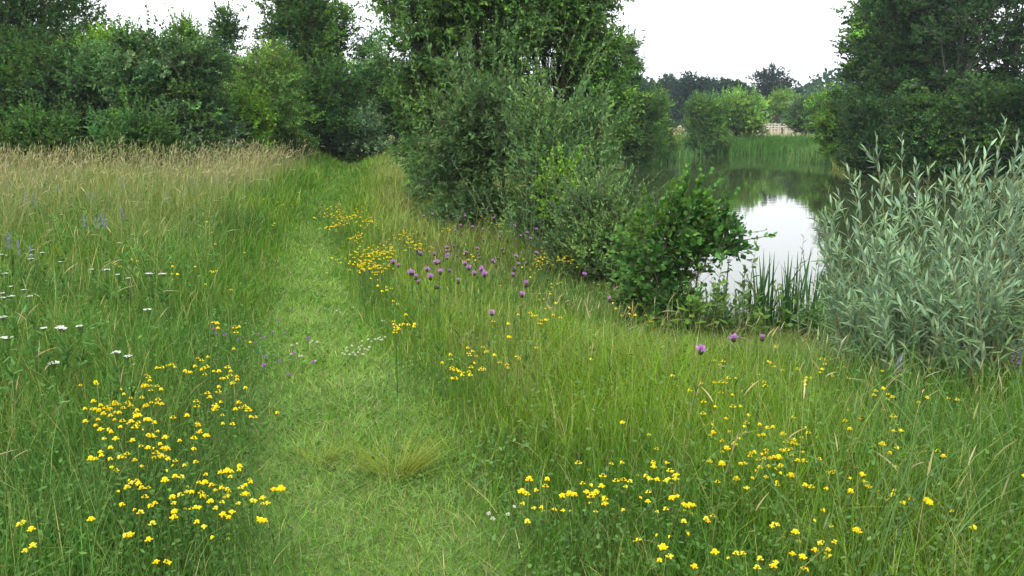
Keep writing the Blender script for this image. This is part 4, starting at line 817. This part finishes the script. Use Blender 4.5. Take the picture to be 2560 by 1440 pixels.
tussock('yellow-green fan-shaped grass tussock in the middle of the path', 985, 1205, 240, .10, .24, .05, (.16,.23,.025))
tussock('small yellowish tussock left of the fan-shaped one', 795, 1165, 120, .07, .13, .04, (.15,.23,.03))
blade_fan('coarse_grass_clump', '', 'grass', 'coarse grass clumps in the right foreground', [
    ('coarse arching blue-green grass clump at the right edge of the foreground', 2380, 3.5),
    ('coarse grass clump in the bottom right corner', 2440, 2.7),
    ('coarse broad-bladed clump under the front of the silver willow', 2200, 4.7)], .35, .8, .006, (.085,.165,.05), n=90, sp=.22, bendv=.45)
def broadleaf(label, px, py, h, n, LL, col):
    x, y = on_ground(px, py); root = empty('broadleaf_plant', (x, y, z1(x, y))); tag(root, label, 'plant', 'broad-leaved plants on the bank')
    ml_, mw = MB(), MB(); k = 6; P0 = np.zeros((k, 3)); P2 = np.stack([RS.normal(0, .09, k), RS.normal(0, .09, k), RS.uniform(.7, 1, k)*h], 1)
    shoots(ml_, mw, P0, (P0+P2)/2, P2, n, LL, .5, col, K=5, stemr=.004, start=.1, ang=1.0, tipl=0)
    mw.build('stem', [M_BARK], root); ml_.build('foliage', [M_SALLOW], root)
broadleaf('large-leaved pale green plant at the foot of the clump near the topmost knapweeds', 1385, 645, .75, 9, .15, (.10,.17,.075))
broadleaf('nettle-like green plant under the round-leaved alder shrub', 1700, 830, .5, 14, .06, (.09,.18,.04))
broadleaf('nettle-like green plant below the iris leaves', 2000, 860, .5, 14, .07, (.08,.17,.04))
broadleaf('nettle-like green plant between the willow saplings', 1850, 850, .55, 14, .08, (.10,.20,.04))
broadleaf('leafy green plant right under the alder shrub beside the bright water', 1745, 800, .6, 14, .085, (.10,.21,.045))
broadleaf('leafy plant in front of the leftmost willow sapling', 1790, 850, .55, 13, .085, (.10,.21,.045))
broadleaf('leafy plant just left of the silver willow foot', 2075, 880, .5, 13, .075, (.09,.19,.05))
broadleaf('pale leafy plant in the grass below the osier bush', 1580, 740, .55, 13, .08, (.11,.21,.06))
for i in range(16):
    broadleaf(('First Second Third Fourth Fifth Sixth Seventh Eighth Ninth Tenth Eleventh Twelfth Thirteenth Fourteenth Fifteenth Sixteenth'.split()[i]).lower()+' leafy herb from the left in the belt along the pond edge', 1560+i*34+random.uniform(-8, 8), random.uniform(790, 870)-(60 if i < 4 else 0), random.uniform(.5, .78), 12, random.uniform(.08, .11), (random.uniform(.07, .11), random.uniform(.16, .20), .04))
broadleaf('darker leafy plant in the grass left of the alder shrub foot', 1630, 760, .5, 13, .08, (.08,.17,.05))

# ------------------------------------------------------------ air
def haze():
    mb = MB(); c = [(x, y, z) for z in (-4, 45) for x, y in ((-410, -410), (410, -410), (410, 412), (-410, 412))]
    mb.add(c, [(3,2,1,0),(4,5,6,7),(0,1,5,4),(1,2,6,5),(2,3,7,6),(3,0,4,7)], np.array([1.,1,1]))
    m = new_mat('haze'); N = m.node_tree.nodes; p = N.new('ShaderNodeVolumePrincipled'); p.inputs['Density'].default_value = .0004; p.inputs['Color'].default_value = (.72, .84, .95, 1)
    o = N.new('ShaderNodeOutputMaterial'); m.node_tree.links.new(p.outputs[0], o.inputs['Volume'])
    tag(mb.build('haze', [m]), 'faint blue haze in the air over the far side of the pond', 'haze', kind='stuff')
haze()
